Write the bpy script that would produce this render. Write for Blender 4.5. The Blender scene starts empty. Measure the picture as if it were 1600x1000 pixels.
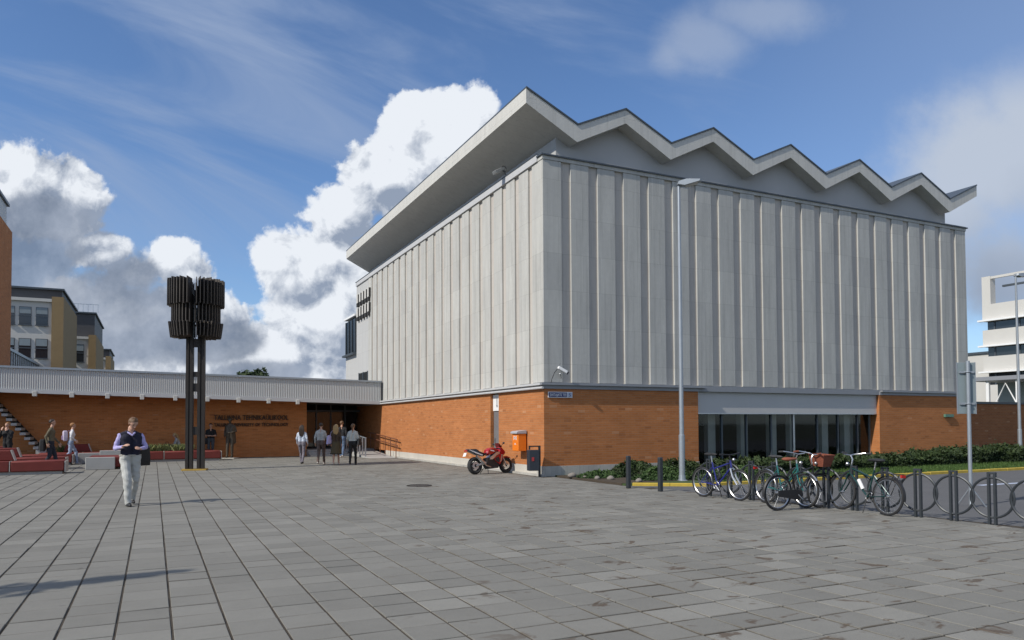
import bpy, bmesh, math, random
from mathutils import Vector, Matrix
R = math.radians
random.seed(7)
SC = bpy.context.scene
COL = SC.collection

# ------------------------------------------------------------------ camera
cd = bpy.data.cameras.new('camera')
cd.sensor_width = 36.0
cd.lens = 1157.5 / 1600 * 36
cd.shift_y = 0.0803
cd.clip_start = 0.1
cd.clip_end = 6000
cam = bpy.data.objects.new('camera', cd)
COL.objects.link(cam)
_f = Vector((0.43543, 0.89971, 0.03032)); _r = Vector((0.90018, -0.43549, -0.00481)); _u = Vector((-0.00888, -0.02939, 0.99953))
m = Matrix.Identity(4)
for i in range(3):
    m[i][0] = _r[i]; m[i][1] = _u[i]; m[i][2] = -_f[i]
m[0][3], m[1][3], m[2][3] = 0, 0, 1.62
cam.matrix_world = m
SC.camera = cam

# ------------------------------------------------------------------ sun and sky
TO_SUN = Vector((-1.0, -0.19, 0.84)).normalized()
SUN_EL = math.asin(TO_SUN.z)
SUN_AZ = math.atan2(TO_SUN.x, TO_SUN.y)
sd = bpy.data.lights.new('sun', 'SUN')
sd.energy = 4.0
sd.angle = R(0.53)
sd.color = (1.0, 0.945, 0.85)
sun = bpy.data.objects.new('sun', sd)
COL.objects.link(sun)
sun.location = (-40, -12, 40)
sun.rotation_euler = TO_SUN.to_track_quat('Z', 'Y').to_euler()

SC.view_settings.view_transform = 'Standard'
SC.view_settings.look = 'None'
SC.view_settings.gamma = 1.0
SC.view_settings.use_curve_mapping = False
SC.view_settings.exposure = 0.0
SC.cycles.max_bounces = 6
SC.cycles.diffuse_bounces = 3
SC.cycles.glossy_bounces = 3
SC.cycles.transparent_max_bounces = 8
SC.cycles.caustics_reflective = False
SC.cycles.caustics_refractive = False

W = bpy.data.worlds.new('World')
SC.world = W
W.use_nodes = True
wt = W.node_tree
wt.nodes.clear()


class NB:
    """small helper to write node maths"""
    def __init__(s, tree): s.t = tree; s.n = tree.nodes; s.l = tree.links
    def put(s, sock, v):
        if hasattr(v, 'is_linked') or isinstance(v, bpy.types.NodeSocket): s.l.new(v, sock)
        else: sock.default_value = v
    def m(s, op, a, b=None, c=None, clamp=False):
        n = s.n.new('ShaderNodeMath'); n.operation = op; n.use_clamp = clamp
        s.put(n.inputs[0], a)
        if b is not None: s.put(n.inputs[1], b)
        if c is not None: s.put(n.inputs[2], c)
        return n.outputs[0]
    def v(s, op, a, b=None):
        n = s.n.new('ShaderNodeVectorMath'); n.operation = op
        s.put(n.inputs[0], a)
        if b is not None:
            if op == 'SCALE': s.put(n.inputs['Scale'], b)
            else: s.put(n.inputs[1], b)
        return n.outputs['Value'] if op in ('LENGTH', 'DOT_PRODUCT') else n.outputs[0]
    def xyz(s, x, y, z):
        n = s.n.new('ShaderNodeCombineXYZ'); s.put(n.inputs[0], x); s.put(n.inputs[1], y); s.put(n.inputs[2], z); return n.outputs[0]
    def sep(s, v):
        n = s.n.new('ShaderNodeSeparateXYZ'); s.l.new(v, n.inputs[0]); return n.outputs
    def noise(s, vec, scale, detail=5, rough=0.5, dist=0.0, dim='3D'):
        n = s.n.new('ShaderNodeTexNoise'); n.noise_dimensions = dim; n.inputs['Scale'].default_value = scale; n.inputs['Detail'].default_value = detail
        n.inputs['Roughness'].default_value = rough; n.inputs['Distortion'].default_value = dist
        if vec is not None: s.l.new(vec, n.inputs['Vector'])
        return n.outputs['Fac']
    def voro(s, vec, scale, detail=2, rough=0.5):
        n = s.n.new('ShaderNodeTexVoronoi'); n.voronoi_dimensions = '2D'; n.feature = 'F1'; n.inputs['Scale'].default_value = scale
        n.inputs['Detail'].default_value = detail; n.inputs['Roughness'].default_value = rough;
        n.normalize = True
        s.l.new(vec, n.inputs['Vector']); return n.outputs['Distance']
    def ramp(s, x, lo, hi, a=0.0, b=1.0):
        n = s.n.new('ShaderNodeMapRange'); n.interpolation_type = 'SMOOTHSTEP'
        s.put(n.inputs[0], x); n.inputs[1].default_value = lo; n.inputs[2].default_value = hi; n.inputs[3].default_value = a; n.inputs[4].default_value = b
        return n.outputs[0]
    def mix(s, f, a, b):
        n = s.n.new('ShaderNodeMix'); n.data_type = 'RGBA'
        s.put(n.inputs[0], f); s.put(n.inputs[6], a); s.put(n.inputs[7], b); return n.outputs[2]
    def rgb(s, c): return (c[0], c[1], c[2], 1.0)


def uv_of(x, y):            # a direction of the sky as (side, height) on a plane one unit out along the square's axis
    return ((x - 800) / 1157.0, 0.0303 + (628.5 - y) / 1157.0 - 0.0048 * (x - 800) / 1157.0)


def blob_group(name, blobs, amp_f, amp_b, fs=7.0, bs=13.0):
    g = bpy.data.node_groups.new(name, 'ShaderNodeTree')
    g.interface.new_socket('Vector', in_out='INPUT', socket_type='NodeSocketVector')
    g.interface.new_socket('Density', in_out='OUTPUT', socket_type='NodeSocketFloat')
    b = NB(g)
    gi = g.nodes.new('NodeGroupInput'); go = g.nodes.new('NodeGroupOutput')
    p = gi.outputs[0]
    cur = None
    for (x, y, rx, ry) in blobs:
        cu, cv = uv_of(x, y)
        q = b.v('MULTIPLY', b.v('SUBTRACT', p, (cu, cv, 0)), (1157.0 / rx, 1157.0 / ry, 0))
        d = b.m('SUBTRACT', 1.0, b.v('LENGTH', q))
        d = b.m('MULTIPLY', d, min(1.0, 0.45 + (rx + ry) / 260))
        cur = d if cur is None else b.m('SMOOTH_MAX', cur, d, 0.15)
    f = b.noise(p, fs, 11, 0.64, 0.0, '2D')
    wp = b.v('ADD', p, b.v('SCALE', b.xyz(f, b.m('SUBTRACT', 0.0, f), 0.0), 0.05))
    bl = b.voro(wp, bs, 3, 0.6)
    den = b.m('ADD', cur, b.m('MULTIPLY', b.m('SUBTRACT', f, 0.5), amp_f))
    den = b.m('ADD', den, b.m('MULTIPLY', b.m('SUBTRACT', 0.42, bl), amp_b))
    g.links.new(den, go.inputs[0])
    return g


SKY_STRENGTH = 0.12


def build_sky():
    b = NB(wt)
    K = 0.1 / SKY_STRENGTH
    def C(r, g, bb): return (r * K, g * K, bb * K, 1.0)
    out = wt.nodes.new('ShaderNodeOutputWorld'); bg = wt.nodes.new('ShaderNodeBackground')
    sky = wt.nodes.new('ShaderNodeTexSky'); sky.sky_type = 'NISHITA'; sky.sun_disc = False
    sky.sun_elevation = SUN_EL; sky.sun_rotation = SUN_AZ; sky.altitude = 0; sky.air_density = 1.0; sky.dust_density = 0.2; sky.ozone_density = 3.0
    tc = wt.nodes.new('ShaderNodeTexCoord')
    d = tc.outputs['Generated']
    dx, dy, dz = b.sep(d)
    fwd = b.v('DOT_PRODUCT', d, (0.4356, 0.9001, 0.0)); side = b.v('DOT_PRODUCT', d, (0.9001, -0.4356, 0.0))
    fs = b.m('MAXIMUM', fwd, 0.05)
    u = b.m('DIVIDE', side, fs); v = b.m('DIVIDE', dz, fs)
    p = b.xyz(u, v, 0.0)
    infront = b.ramp(fwd, 0.45, 0.65)
    col = b.v('MULTIPLY', sky.outputs[0], (0.84, 0.97, 1.14))
    # high thin veils
    pr = b.xyz(b.m('ADD', b.m('MULTIPLY', u, 0.9), b.m('MULTIPLY', v, 0.35)), b.m('ADD', b.m('MULTIPLY', v, 3.6), b.m('MULTIPLY', u, 1.25)), 0.3)
    ci = b.ramp(b.noise(pr, 1.9, 7, 0.58, 0.5, '2D'), 0.38, 0.82)
    ci = b.m('MULTIPLY', b.m('MULTIPLY', ci, b.ramp(v, 0.1, 0.36)), 0.78)
    ci = b.m('MULTIPLY', ci, b.ramp(u, 0.45, -0.1, 0.35, 1.0))
    ci = b.m('MAXIMUM', ci, b.m('MULTIPLY', b.m('MULTIPLY', b.ramp(u, 0.1, 0.8), b.ramp(v, 0.0, 0.3)), 0.34))
    ci = b.m('MAXIMUM', ci, b.m('MULTIPLY', b.ramp(v, 0.25, -0.02), 0.40))
    col = b.mix(ci, col, C(3.3, 4.2, 6.0))
    white = [(700, 215, 88, 82), (635, 190, 50, 55), (740, 195, 50, 55), (620, 275, 85, 75), (540, 335, 62, 46), (690, 330, 110, 120), (575, 440, 130, 85), (438, 400, 40, 46), (490, 408, 68, 54),
             (455, 440, 56, 36), (530, 490, 78, 60), (55, 295, 98, 72), (30, 275, 70, 56), (100, 300, 56, 60), (265, 405, 48, 36), (292, 428, 36, 34), (155, 395, 48, 26), (210, 428, 42, 30),
             (445, 490, 46, 46), (430, 555, 120, 60), (350, 555, 110, 50), (500, 560, 66, 60), (560, 545, 40, 70), (480, 590, 170, 40), (250, 570, 130, 40), (320, 500, 80, 50), (180, 500, 140, 70)]
    W1 = blob_group('white_cloud', white, 1.3, 0.75, 9.0, 15.0)
    def dens(grp, vec):
        n = wt.nodes.new('ShaderNodeGroup'); n.node_tree = grp; wt.links.new(vec, n.inputs[0]); return n.outputs[0]
    w0 = dens(W1, p); w1 = dens(W1, b.v('ADD', p, (-0.020, 0.030, 0)))
    wa = b.m('MULTIPLY', b.ramp(w0, -0.04, 0.16), infront)
    lit = b.m('ADD', 0.46, b.m('MULTIPLY', b.m('SUBTRACT', w0, w1), 1.25))
    soft = b.noise(p, 4.5, 5, 0.55, 0.0, '2D')
    lit = b.m('ADD', lit, b.m('MULTIPLY', b.m('SUBTRACT', soft, 0.5), 1.9))
    fa_ = b.noise(p, 19.0, 7, 0.6, 0.3, '2D'); fb_ = b.noise(b.v('ADD', p, (-0.008, 0.012, 0)), 19.0, 7, 0.6, 0.3, '2D')
    lit = b.m('ADD', lit, b.m('MULTIPLY', b.m('SUBTRACT', fa_, fb_), 2.2))
    lit = b.m('ADD', lit, b.m('MULTIPLY', b.m('SUBTRACT', 0.34, b.voro(b.v('ADD', p, b.v('SCALE', b.xyz(fa_, fb_, 0.0), 0.03)), 17.0, 2, 0.6)), 0.8))
    lit = b.m('ADD', lit, b.m('ADD', b.m('MULTIPLY', b.m('SUBTRACT', v, 0.2), 1.0), b.m('MULTIPLY', b.m('ADD', u, 0.45), 0.35)), clamp=True)
    wc = b.mix(lit, C(2.9, 3.5, 4.6), C(8.3, 8.7, 9.3))
    col = b.mix(wa, col, wc)
    grey = [(45, 400, 130, 100), (20, 480, 130, 90), (150, 455, 120, 62), (212, 440, 42, 50), (240, 500, 130, 60), (130, 530, 190, 60), (330, 530, 100, 44), (420, 580, 90, 24)]
    G1 = blob_group('grey_cloud', grey, 1.3, 0.35, 8.0, 13.0)
    g0 = dens(G1, p)
    ga = b.m('MULTIPLY', b.m('MULTIPLY', b.ramp(g0, -0.05, 0.40), infront), 0.86)
    gl = b.m('ADD', b.m('MULTIPLY', b.m('SUBTRACT', b.noise(p, 6.0, 8, 0.62, 0.0, '2D'), 0.5), 2.2), b.m('ADD', 0.34, b.m('MULTIPLY', b.m('SUBTRACT', u, -0.5), 0.7)), clamp=True)
    gc = b.mix(gl, C(1.8, 2.25, 3.1), C(4.9, 5.5, 6.6))
    col = b.mix(ga, col, gc)
    veil = [(1560, 240, 170, 150), (1620, 170, 110, 120), (1480, 330, 130, 80), (1580, 430, 150, 110), (1100, 50, 100, 60), (1200, 10, 140, 50), (1050, 75, 40, 40)]
    S1 = blob_group('veil_cloud', veil, 1.3, 0.1, 4.5)
    s0 = dens(S1, p)
    sa = b.m('MULTIPLY', b.m('MULTIPLY', b.ramp(s0, -0.15, 0.75), infront), b.ramp(v, 0.42, 0.50, 0.92, 0.40))
    sl = b.m('ADD', b.m('MULTIPLY', b.m('SUBTRACT', v, 0.22), 2.6), b.noise(p, 4.0, 4, 0.5, 0.0, '2D'), clamp=True)
    sc_ = b.mix(sl, C(2.3, 2.8, 3.8), C(5.2, 5.8, 6.8))
    col = b.mix(sa, col, sc_)
    # the same broken cumulus goes on all round
    fld = b.noise(b.xyz(dx, dy, b.m('MULTIPLY', dz, 2.2)), 2.6, 6, 0.55)
    away = b.m('SUBTRACT', 1.0, b.m('MULTIPLY', b.ramp(fwd, 0.3, 0.62), b.m('MULTIPLY', b.ramp(u, 1.2, 0.85), b.ramp(v, 0.85, 0.62))))
    fa = b.m('MULTIPLY', b.m('MULTIPLY', b.ramp(fld, 0.48, 0.60), away), b.ramp(dz, -0.01, 0.05))
    fc = b.mix(b.ramp(fld, 0.50, 0.72), C(8.4, 8.8, 9.6), C(3.8, 4.3, 5.2))
    col = b.mix(fa, col, fc)
    wt.links.new(col, bg.inputs['Color']); bg.inputs['Strength'].default_value = SKY_STRENGTH
    wt.links.new(bg.outputs[0], out.inputs['Surface'])


build_sky()
W.cycles.sampling_method = 'MANUAL'
W.cycles.sample_map_resolution = 1024

# ------------------------------------------------------------------ materials
MATS = {}


def new_mat(name):
    mt = bpy.data.materials.new(name); mt.use_nodes = True
    t = mt.node_tree
    bs = t.nodes['Principled BSDF']
    return mt, NB(t), bs


def mat(name, col, rough=0.7, metal=0.0, var=0.12, scale=3.0, bump=0.0, bscale=40.0, spec=0.5, coat=0.0):
    if name in MATS: return MATS[name]
    mt, b, bs = new_mat(name)
    geo = b.n.new('ShaderNodeTexCoord')
    n = b.noise(geo.outputs['Object'], scale, 6, 0.6)
    k = b.m('ADD', 1.0 - var, b.m('MULTIPLY', n, 2 * var))
    c = b.v('SCALE', (col[0], col[1], col[2]), k)
    b.l.new(c, bs.inputs['Base Color'])
    bs.inputs['Roughness'].default_value = rough
    bs.inputs['Metallic'].default_value = metal
    bs.inputs['Specular IOR Level'].default_value = spec
    if coat: bs.inputs['Coat Weight'].default_value = coat
    if bump:
        bn = b.n.new('ShaderNodeBump'); bn.inputs['Strength'].default_value = bump; bn.inputs['Distance'].default_value = 0.02
        b.l.new(b.noise(geo.outputs['Object'], bscale, 4, 0.6), bn.inputs['Height'])
        b.l.new(bn.outputs[0], bs.inputs['Normal'])
    MATS[name] = mt
    return mt


def concrete_mat(name, col, patch=0.10, streak=0.10):
    mt, b, bs = new_mat(name)
    g = b.n.new('ShaderNodeNewGeometry'); P = g.outputs['Position']
    x, y, z = b.sep(P)
    h = b.m('ADD', x, y)
    vec = b.xyz(h, z, 0.0)
    br = b.n.new('ShaderNodeTexBrick'); br.offset = 0.37; br.squash = 1.0
    br.inputs['Scale'].default_value = 1.0; br.inputs['Brick Width'].default_value = 0.66; br.inputs['Row Height'].default_value = 1.18; br.inputs['Mortar Size'].default_value = 0.006
    br.inputs['Color1'].default_value = (1 - patch, 1 - patch, 1 - patch, 1); br.inputs['Color2'].default_value = (1 + patch, 1 + patch, 1 + patch * 0.8, 1); br.inputs['Mortar'].default_value = (0.80, 0.80, 0.79, 1)
    b.l.new(vec, br.inputs['Vector'])
    n1 = b.noise(b.v('MULTIPLY', P, (2.2, 2.2, 0.35)), 1.6, 6, 0.62)
    n2 = b.noise(P, 6.0, 6, 0.65)
    k = b.m('ADD', 1.0 - streak * 1.5, b.m('ADD', b.m('MULTIPLY', n1, streak * 2.2), b.m('MULTIPLY', n2, streak * 0.9)))
    n3 = b.noise(b.v('MULTIPLY', P, (9.0, 9.0, 0.22)), 1.0, 5, 0.6)
    k = b.m('MULTIPLY', k, b.m('SUBTRACT', 1.0 + streak * 0.3, b.m('MULTIPLY', b.ramp(n3, 0.48, 0.75), streak * 1.1)))
    c = b.v('MULTIPLY', b.v('SCALE', (col[0], col[1], col[2]), k), br.outputs['Color'])
    b.l.new(c, bs.inputs['Base Color']); bs.inputs['Roughness'].default_value = 0.85; bs.inputs['Specular IOR Level'].default_value = 0.25
    bn = b.n.new('ShaderNodeBump'); bn.inputs['Strength'].default_value = 0.25; bn.inputs['Distance'].default_value = 0.02
    b.l.new(b.noise(P, 22, 5, 0.65), bn.inputs['Height']); b.l.new(bn.outputs[0], bs.inputs['Normal'])
    MATS[name] = mt
    return mt


def brick_mat(name, c1, c2, mortar):
    mt, b, bs = new_mat(name)
    g = b.n.new('ShaderNodeNewGeometry'); P = g.outputs['Position']
    x, y, z = b.sep(P)
    vec = b.xyz(b.m('ADD', x, y), z, 0.0)
    br = b.n.new('ShaderNodeTexBrick'); br.offset = 0.5
    br.inputs['Scale'].default_value = 1.0; br.inputs['Brick Width'].default_value = 0.26; br.inputs['Row Height'].default_value = 0.077; br.inputs['Mortar Size'].default_value = 0.007; br.inputs['Bias'].default_value = -0.1
    br.inputs['Color1'].default_value = (*c1, 1); br.inputs['Color2'].default_value = (*c2, 1); br.inputs['Mortar'].default_value = (*mortar, 1)
    b.l.new(vec, br.inputs['Vector'])
    n1 = b.noise(b.v('MULTIPLY', P, (1.2, 1.2, 9.0)), 1.0, 4, 0.6)
    n2 = b.noise(P, 0.7, 4, 0.6)
    # single pale and burnt bricks
    cell = b.v('FLOOR', b.xyz(b.m('DIVIDE', b.m('ADD', x, y), 0.26), b.m('DIVIDE', z, 0.077), 0.0))
    wn = b.n.new('ShaderNodeTexWhiteNoise'); wn.noise_dimensions = '3D'; b.l.new(cell, wn.inputs['Vector'])
    k = b.m('ADD', 0.58, b.m('ADD', b.m('MULTIPLY', n1, 0.52), b.m('MULTIPLY', n2, 0.32)))
    c = b.v('SCALE', br.outputs['Color'], k)
    c = b.mix(b.m('MULTIPLY', b.ramp(wn.outputs['Value'], 0.985, 0.99), 0.3), c, b.rgb((0.58, 0.36, 0.22)))
    c = b.mix(b.m('MULTIPLY', b.ramp(wn.outputs['Value'], 0.03, 0.02), 0.3), c, b.rgb((0.16, 0.06, 0.03)))
    b.l.new(c, bs.inputs['Base Color']); bs.inputs['Roughness'].default_value = 0.85; bs.inputs['Specular IOR Level'].default_value = 0.2
    bn = b.n.new('ShaderNodeBump'); bn.inputs['Strength'].default_value = 0.5; bn.inputs['Distance'].default_value = 0.012; bn.invert = True
    b.l.new(br.outputs['Fac'], bn.inputs['Height']); b.l.new(bn.outputs[0], bs.inputs['Normal'])
    MATS[name] = mt
    return mt


def slab_mat():
    mt, b, bs = new_mat('paving_concrete')
    g = b.n.new('ShaderNodeNewGeometry'); P = g.outputs['Position']
    at = b.n.new('ShaderNodeAttribute'); at.attribute_name = 'tint'
    oi = b.n.new('ShaderNodeObjectInfo')
    tint = b.m('ADD', 0.88, b.m('MULTIPLY', at.outputs['Fac'], 0.22))
    n1 = b.noise(P, 1.1, 6, 0.6); n2 = b.noise(P, 38.0, 4, 0.7); n3 = b.noise(P, 0.23, 3, 0.5); n4 = b.noise(P, 7.0, 6, 0.7)
    k = b.m('MULTIPLY', tint, b.m('ADD', 0.58, b.m('ADD', b.m('MULTIPLY', n1, 0.30), b.m('ADD', b.m('MULTIPLY', n2, 0.16), b.m('ADD', b.m('MULTIPLY', n3, 0.20), b.m('MULTIPLY', n4, 0.18))))))
    c = b.v('SCALE', (0.203, 0.196, 0.175), k)
    # rust brown and dark damp stains, mostly over by the worn side of the square
    x, y, z = b.sep(P)
    st = b.noise(b.v('MULTIPLY', P, (1.3, 1.9, 0)), 1.5, 4, 0.6, 0.6)
    side = b.ramp(b.m('SUBTRACT', x, b.m('MULTIPLY', y, 0.12)), 0.5, 3.0)
    sm = b.m('MULTIPLY', b.m('MULTIPLY', b.ramp(st, 0.605, 0.67), side), 0.78)
    c = b.mix(sm, c, b.rgb((0.085, 0.058, 0.038)))
    ex = b.m('ABSOLUTE', b.m('SUBTRACT', b.m('FRACT', b.m('DIVIDE', b.m('SUBTRACT', x, 0.15), 0.407)), 0.5))
    ey = b.m('ABSOLUTE', b.m('SUBTRACT', b.m('FRACT', b.m('DIVIDE', b.m('SUBTRACT', y, 0.05), 0.407)), 0.5))
    ed = b.m('ADD', b.m('MAXIMUM', ex, ey), b.m('MULTIPLY', b.m('SUBTRACT', n4, 0.5), 0.10))
    gm_ = b.m('MULTIPLY', b.ramp(ed, 0.44, 0.50), b.ramp(b.noise(P, 0.9, 4, 0.6), 0.40, 0.62))
    c = b.mix(b.m('MULTIPLY', gm_, b.ramp(side, 0.0, 1.0, 0.35, 0.85)), c, b.rgb((0.082, 0.066, 0.048)))
    st2 = b.noise(P, 3.1, 3, 0.5)
    c = b.mix(b.m('MULTIPLY', b.ramp(st2, 0.70, 0.76), 0.45), c, b.rgb((0.07, 0.065, 0.058)))
    b.l.new(c, bs.inputs['Base Color']); bs.inputs['Roughness'].default_value = 0.88; bs.inputs['Specular IOR Level'].default_value = 0.25
    bn = b.n.new('ShaderNodeBump'); bn.inputs['Strength'].default_value = 0.35; bn.inputs['Distance'].default_value = 0.006
    b.l.new(b.m('ADD', n2, b.m('MULTIPLY', n4, 0.8)), bn.inputs['Height']); b.l.new(bn.outputs[0], bs.inputs['Normal'])
    MATS['slab'] = mt
    return mt


CONC = concrete_mat('panel_concrete', (0.44, 0.435, 0.41), 0.05, 0.19)
RECESS = concrete_mat('recess_concrete', (0.48, 0.445, 0.405), 0.05, 0.12)
PLASTER = concrete_mat('smooth_plaster', (0.46, 0.46, 0.45), 0.01, 0.06)
ROOFC = concrete_mat('roof_concrete', (0.55, 0.54, 0.505), 0.0, 0.10)
SOFFIT = ROOFC
PLINTH = concrete_mat('plinth_concrete', (0.40, 0.385, 0.35), 0.08, 0.22)
BRICK = brick_mat('orange_brick', (0.46, 0.178, 0.062), (0.41, 0.150, 0.050), (0.40, 0.20, 0.105))
BRICKA = brick_mat('warm_brick', (0.54, 0.215, 0.075), (0.47, 0.175, 0.060), (0.48, 0.24, 0.12))
BRICK2 = brick_mat('brown_brick', (0.33, 0.125, 0.05), (0.28, 0.10, 0.04), (0.30, 0.18, 0.11))
YBRICK = mat('yellow_brick', (0.27, 0.185, 0.09), 0.85, var=0.15, scale=1.5)
FLASH = mat('dark_flashing', (0.075, 0.09, 0.105), 0.45, 0.3)
LEDGE = mat('grey_ledge_metal', (0.27, 0.28, 0.30), 0.5, 0.2, 0.06)
LEDGEW = mat('pale_ledge', (0.50, 0.50, 0.50), 0.6, 0.0, 0.08)
LINTEL = mat('grey_lintel_sheet', (0.50, 0.49, 0.48), 0.55, 0.0, 0.07, 0.8)
STEEL = mat('galvanised_steel', (0.36, 0.39, 0.42), 0.45, 0.55, 0.12, 8)
DSTEEL = mat('dark_painted_steel', (0.035, 0.04, 0.045), 0.45, 0.2, 0.2, 8)
BLACK = mat('black_plastic', (0.018, 0.018, 0.02), 0.5)
RUBBER = mat('tyre_rubber', (0.02, 0.02, 0.021), 0.8)
CHROME = mat('bright_metal', (0.58, 0.58, 0.58), 0.32, 1.0, 0.05)
ALU = mat('brushed_aluminium', (0.55, 0.56, 0.57), 0.35, 0.9, 0.05)
WHITE = mat('white_paint', (0.78, 0.78, 0.77), 0.5, 0, 0.04)
OFFW = mat('offwhite_wall', (0.54, 0.525, 0.49), 0.8, 0, 0.07, 0.6)
CORR = mat('corrugated_sheet', (0.52, 0.52, 0.51), 0.5, 0.1, 0.08, 0.7)
YELLOW = mat('yellow_kerb_paint', (0.46, 0.33, 0.045), 0.75, 0, 0.3, 4)
ASPH = mat('asphalt', (0.105, 0.105, 0.108), 0.9, 0, 0.18, 1.2, 0.4, 60)
SAND = mat('joint_sand', (0.055, 0.043, 0.030), 0.95, 0, 0.35, 9, 0.5, 90)
EARTH = mat('dark_soil', (0.06, 0.045, 0.03), 0.95, 0, 0.3, 5, 0.5, 30)
SLAB = slab_mat()
BRONZE = mat('weathered_bronze', (0.075, 0.058, 0.04), 0.55, 0.25, 0.35, 7)
IRON = mat('rusty_dark_iron', (0.030, 0.025, 0.022), 0.6, 0.3, 0.4, 5)
FIN = mat('weathered_fin', (0.078, 0.068, 0.060), 0.65, 0.25, 0.5, 2.2)
REDFAB = mat('red_bench_fabric', (0.155, 0.022, 0.016), 0.75, 0, 0.22, 3, 0.3, 50)
SEAM = mat('pale_seam', (0.45, 0.42, 0.38), 0.8)
BENCHC = mat('bench_concrete', (0.38, 0.375, 0.36), 0.85, 0, 0.12, 3, 0.3, 40)
ORANGE = mat('orange_enamel', (0.80, 0.20, 0.015), 0.4, 0, 0.06)
GREYLID = mat('grey_lid', (0.42, 0.42, 0.45), 0.4)
NAVY = mat('navy_enamel', (0.025, 0.04, 0.16), 0.35)
STONE = mat('field_stone', (0.22, 0.195, 0.17), 0.9, 0, 0.3, 4, 0.5, 18)
DOORG = mat('grey_door', (0.17, 0.165, 0.17), 0.5)
WOOD = mat('handrail_brown', (0.16, 0.06, 0.03), 0.5)
RED = mat('red_bike_lacquer', (0.36, 0.010, 0.016), 0.22, 0, 0.05, coat=0.6)
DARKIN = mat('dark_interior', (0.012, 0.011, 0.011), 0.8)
INPIL = mat('interior_pillar', (0.42, 0.42, 0.39), 0.7)


def glass_mat(name, tint, rough=0.03, base=(0.01, 0.012, 0.014), alpha=0.45):
    mt, b, bs = new_mat(name)
    tr = b.n.new('ShaderNodeBsdfTransparent'); tr.inputs[0].default_value = (*tint, 1)
    gl = b.n.new('ShaderNodeBsdfGlossy'); gl.inputs['Roughness'].default_value = rough; gl.inputs[0].default_value = (0.9, 0.95, 1, 1)
    lw = b.n.new('ShaderNodeLayerWeight'); lw.inputs['Blend'].default_value = 0.5
    mx = b.n.new('ShaderNodeMixShader')
    b.l.new(b.m('ADD', 0.045, b.m('MULTIPLY', b.m('POWER', lw.outputs['Facing'], 5.0), 0.95)), mx.inputs[0]); b.l.new(tr.outputs[0], mx.inputs[1]); b.l.new(gl.outputs[0], mx.inputs[2])
    b.l.new(mx.outputs[0], b.n['Material Output'].inputs['Surface'])
    MATS[name] = mt
    return mt


GLASS = glass_mat('window_glass', (0.72, 0.75, 0.75))
DGLASS = mat('dark_window_glass', (0.02, 0.024, 0.03), 0.08, 0, 0.1, spec=0.8)


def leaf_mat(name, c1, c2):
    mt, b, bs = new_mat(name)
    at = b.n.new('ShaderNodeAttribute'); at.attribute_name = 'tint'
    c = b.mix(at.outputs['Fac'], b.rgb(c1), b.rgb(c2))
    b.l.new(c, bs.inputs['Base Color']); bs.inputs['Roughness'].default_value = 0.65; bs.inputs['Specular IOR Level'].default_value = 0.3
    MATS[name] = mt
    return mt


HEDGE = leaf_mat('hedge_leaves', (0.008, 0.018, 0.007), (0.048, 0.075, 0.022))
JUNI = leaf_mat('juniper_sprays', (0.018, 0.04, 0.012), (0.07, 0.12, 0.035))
GRASSM = leaf_mat('lawn_blades', (0.03, 0.065, 0.012), (0.075, 0.13, 0.03))
PALEG = leaf_mat('pale_ornamental_grass', (0.10, 0.13, 0.04), (0.22, 0.23, 0.09))
TREEM = leaf_mat('tree_leaves', (0.015, 0.03, 0.01), (0.06, 0.09, 0.03))
LAWN = mat('lawn_ground', (0.045, 0.075, 0.02), 0.9, 0, 0.3, 3, 0.4, 60)
BARK = mat('bark', (0.10, 0.075, 0.055), 0.9, 0, 0.3, 6)


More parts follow.
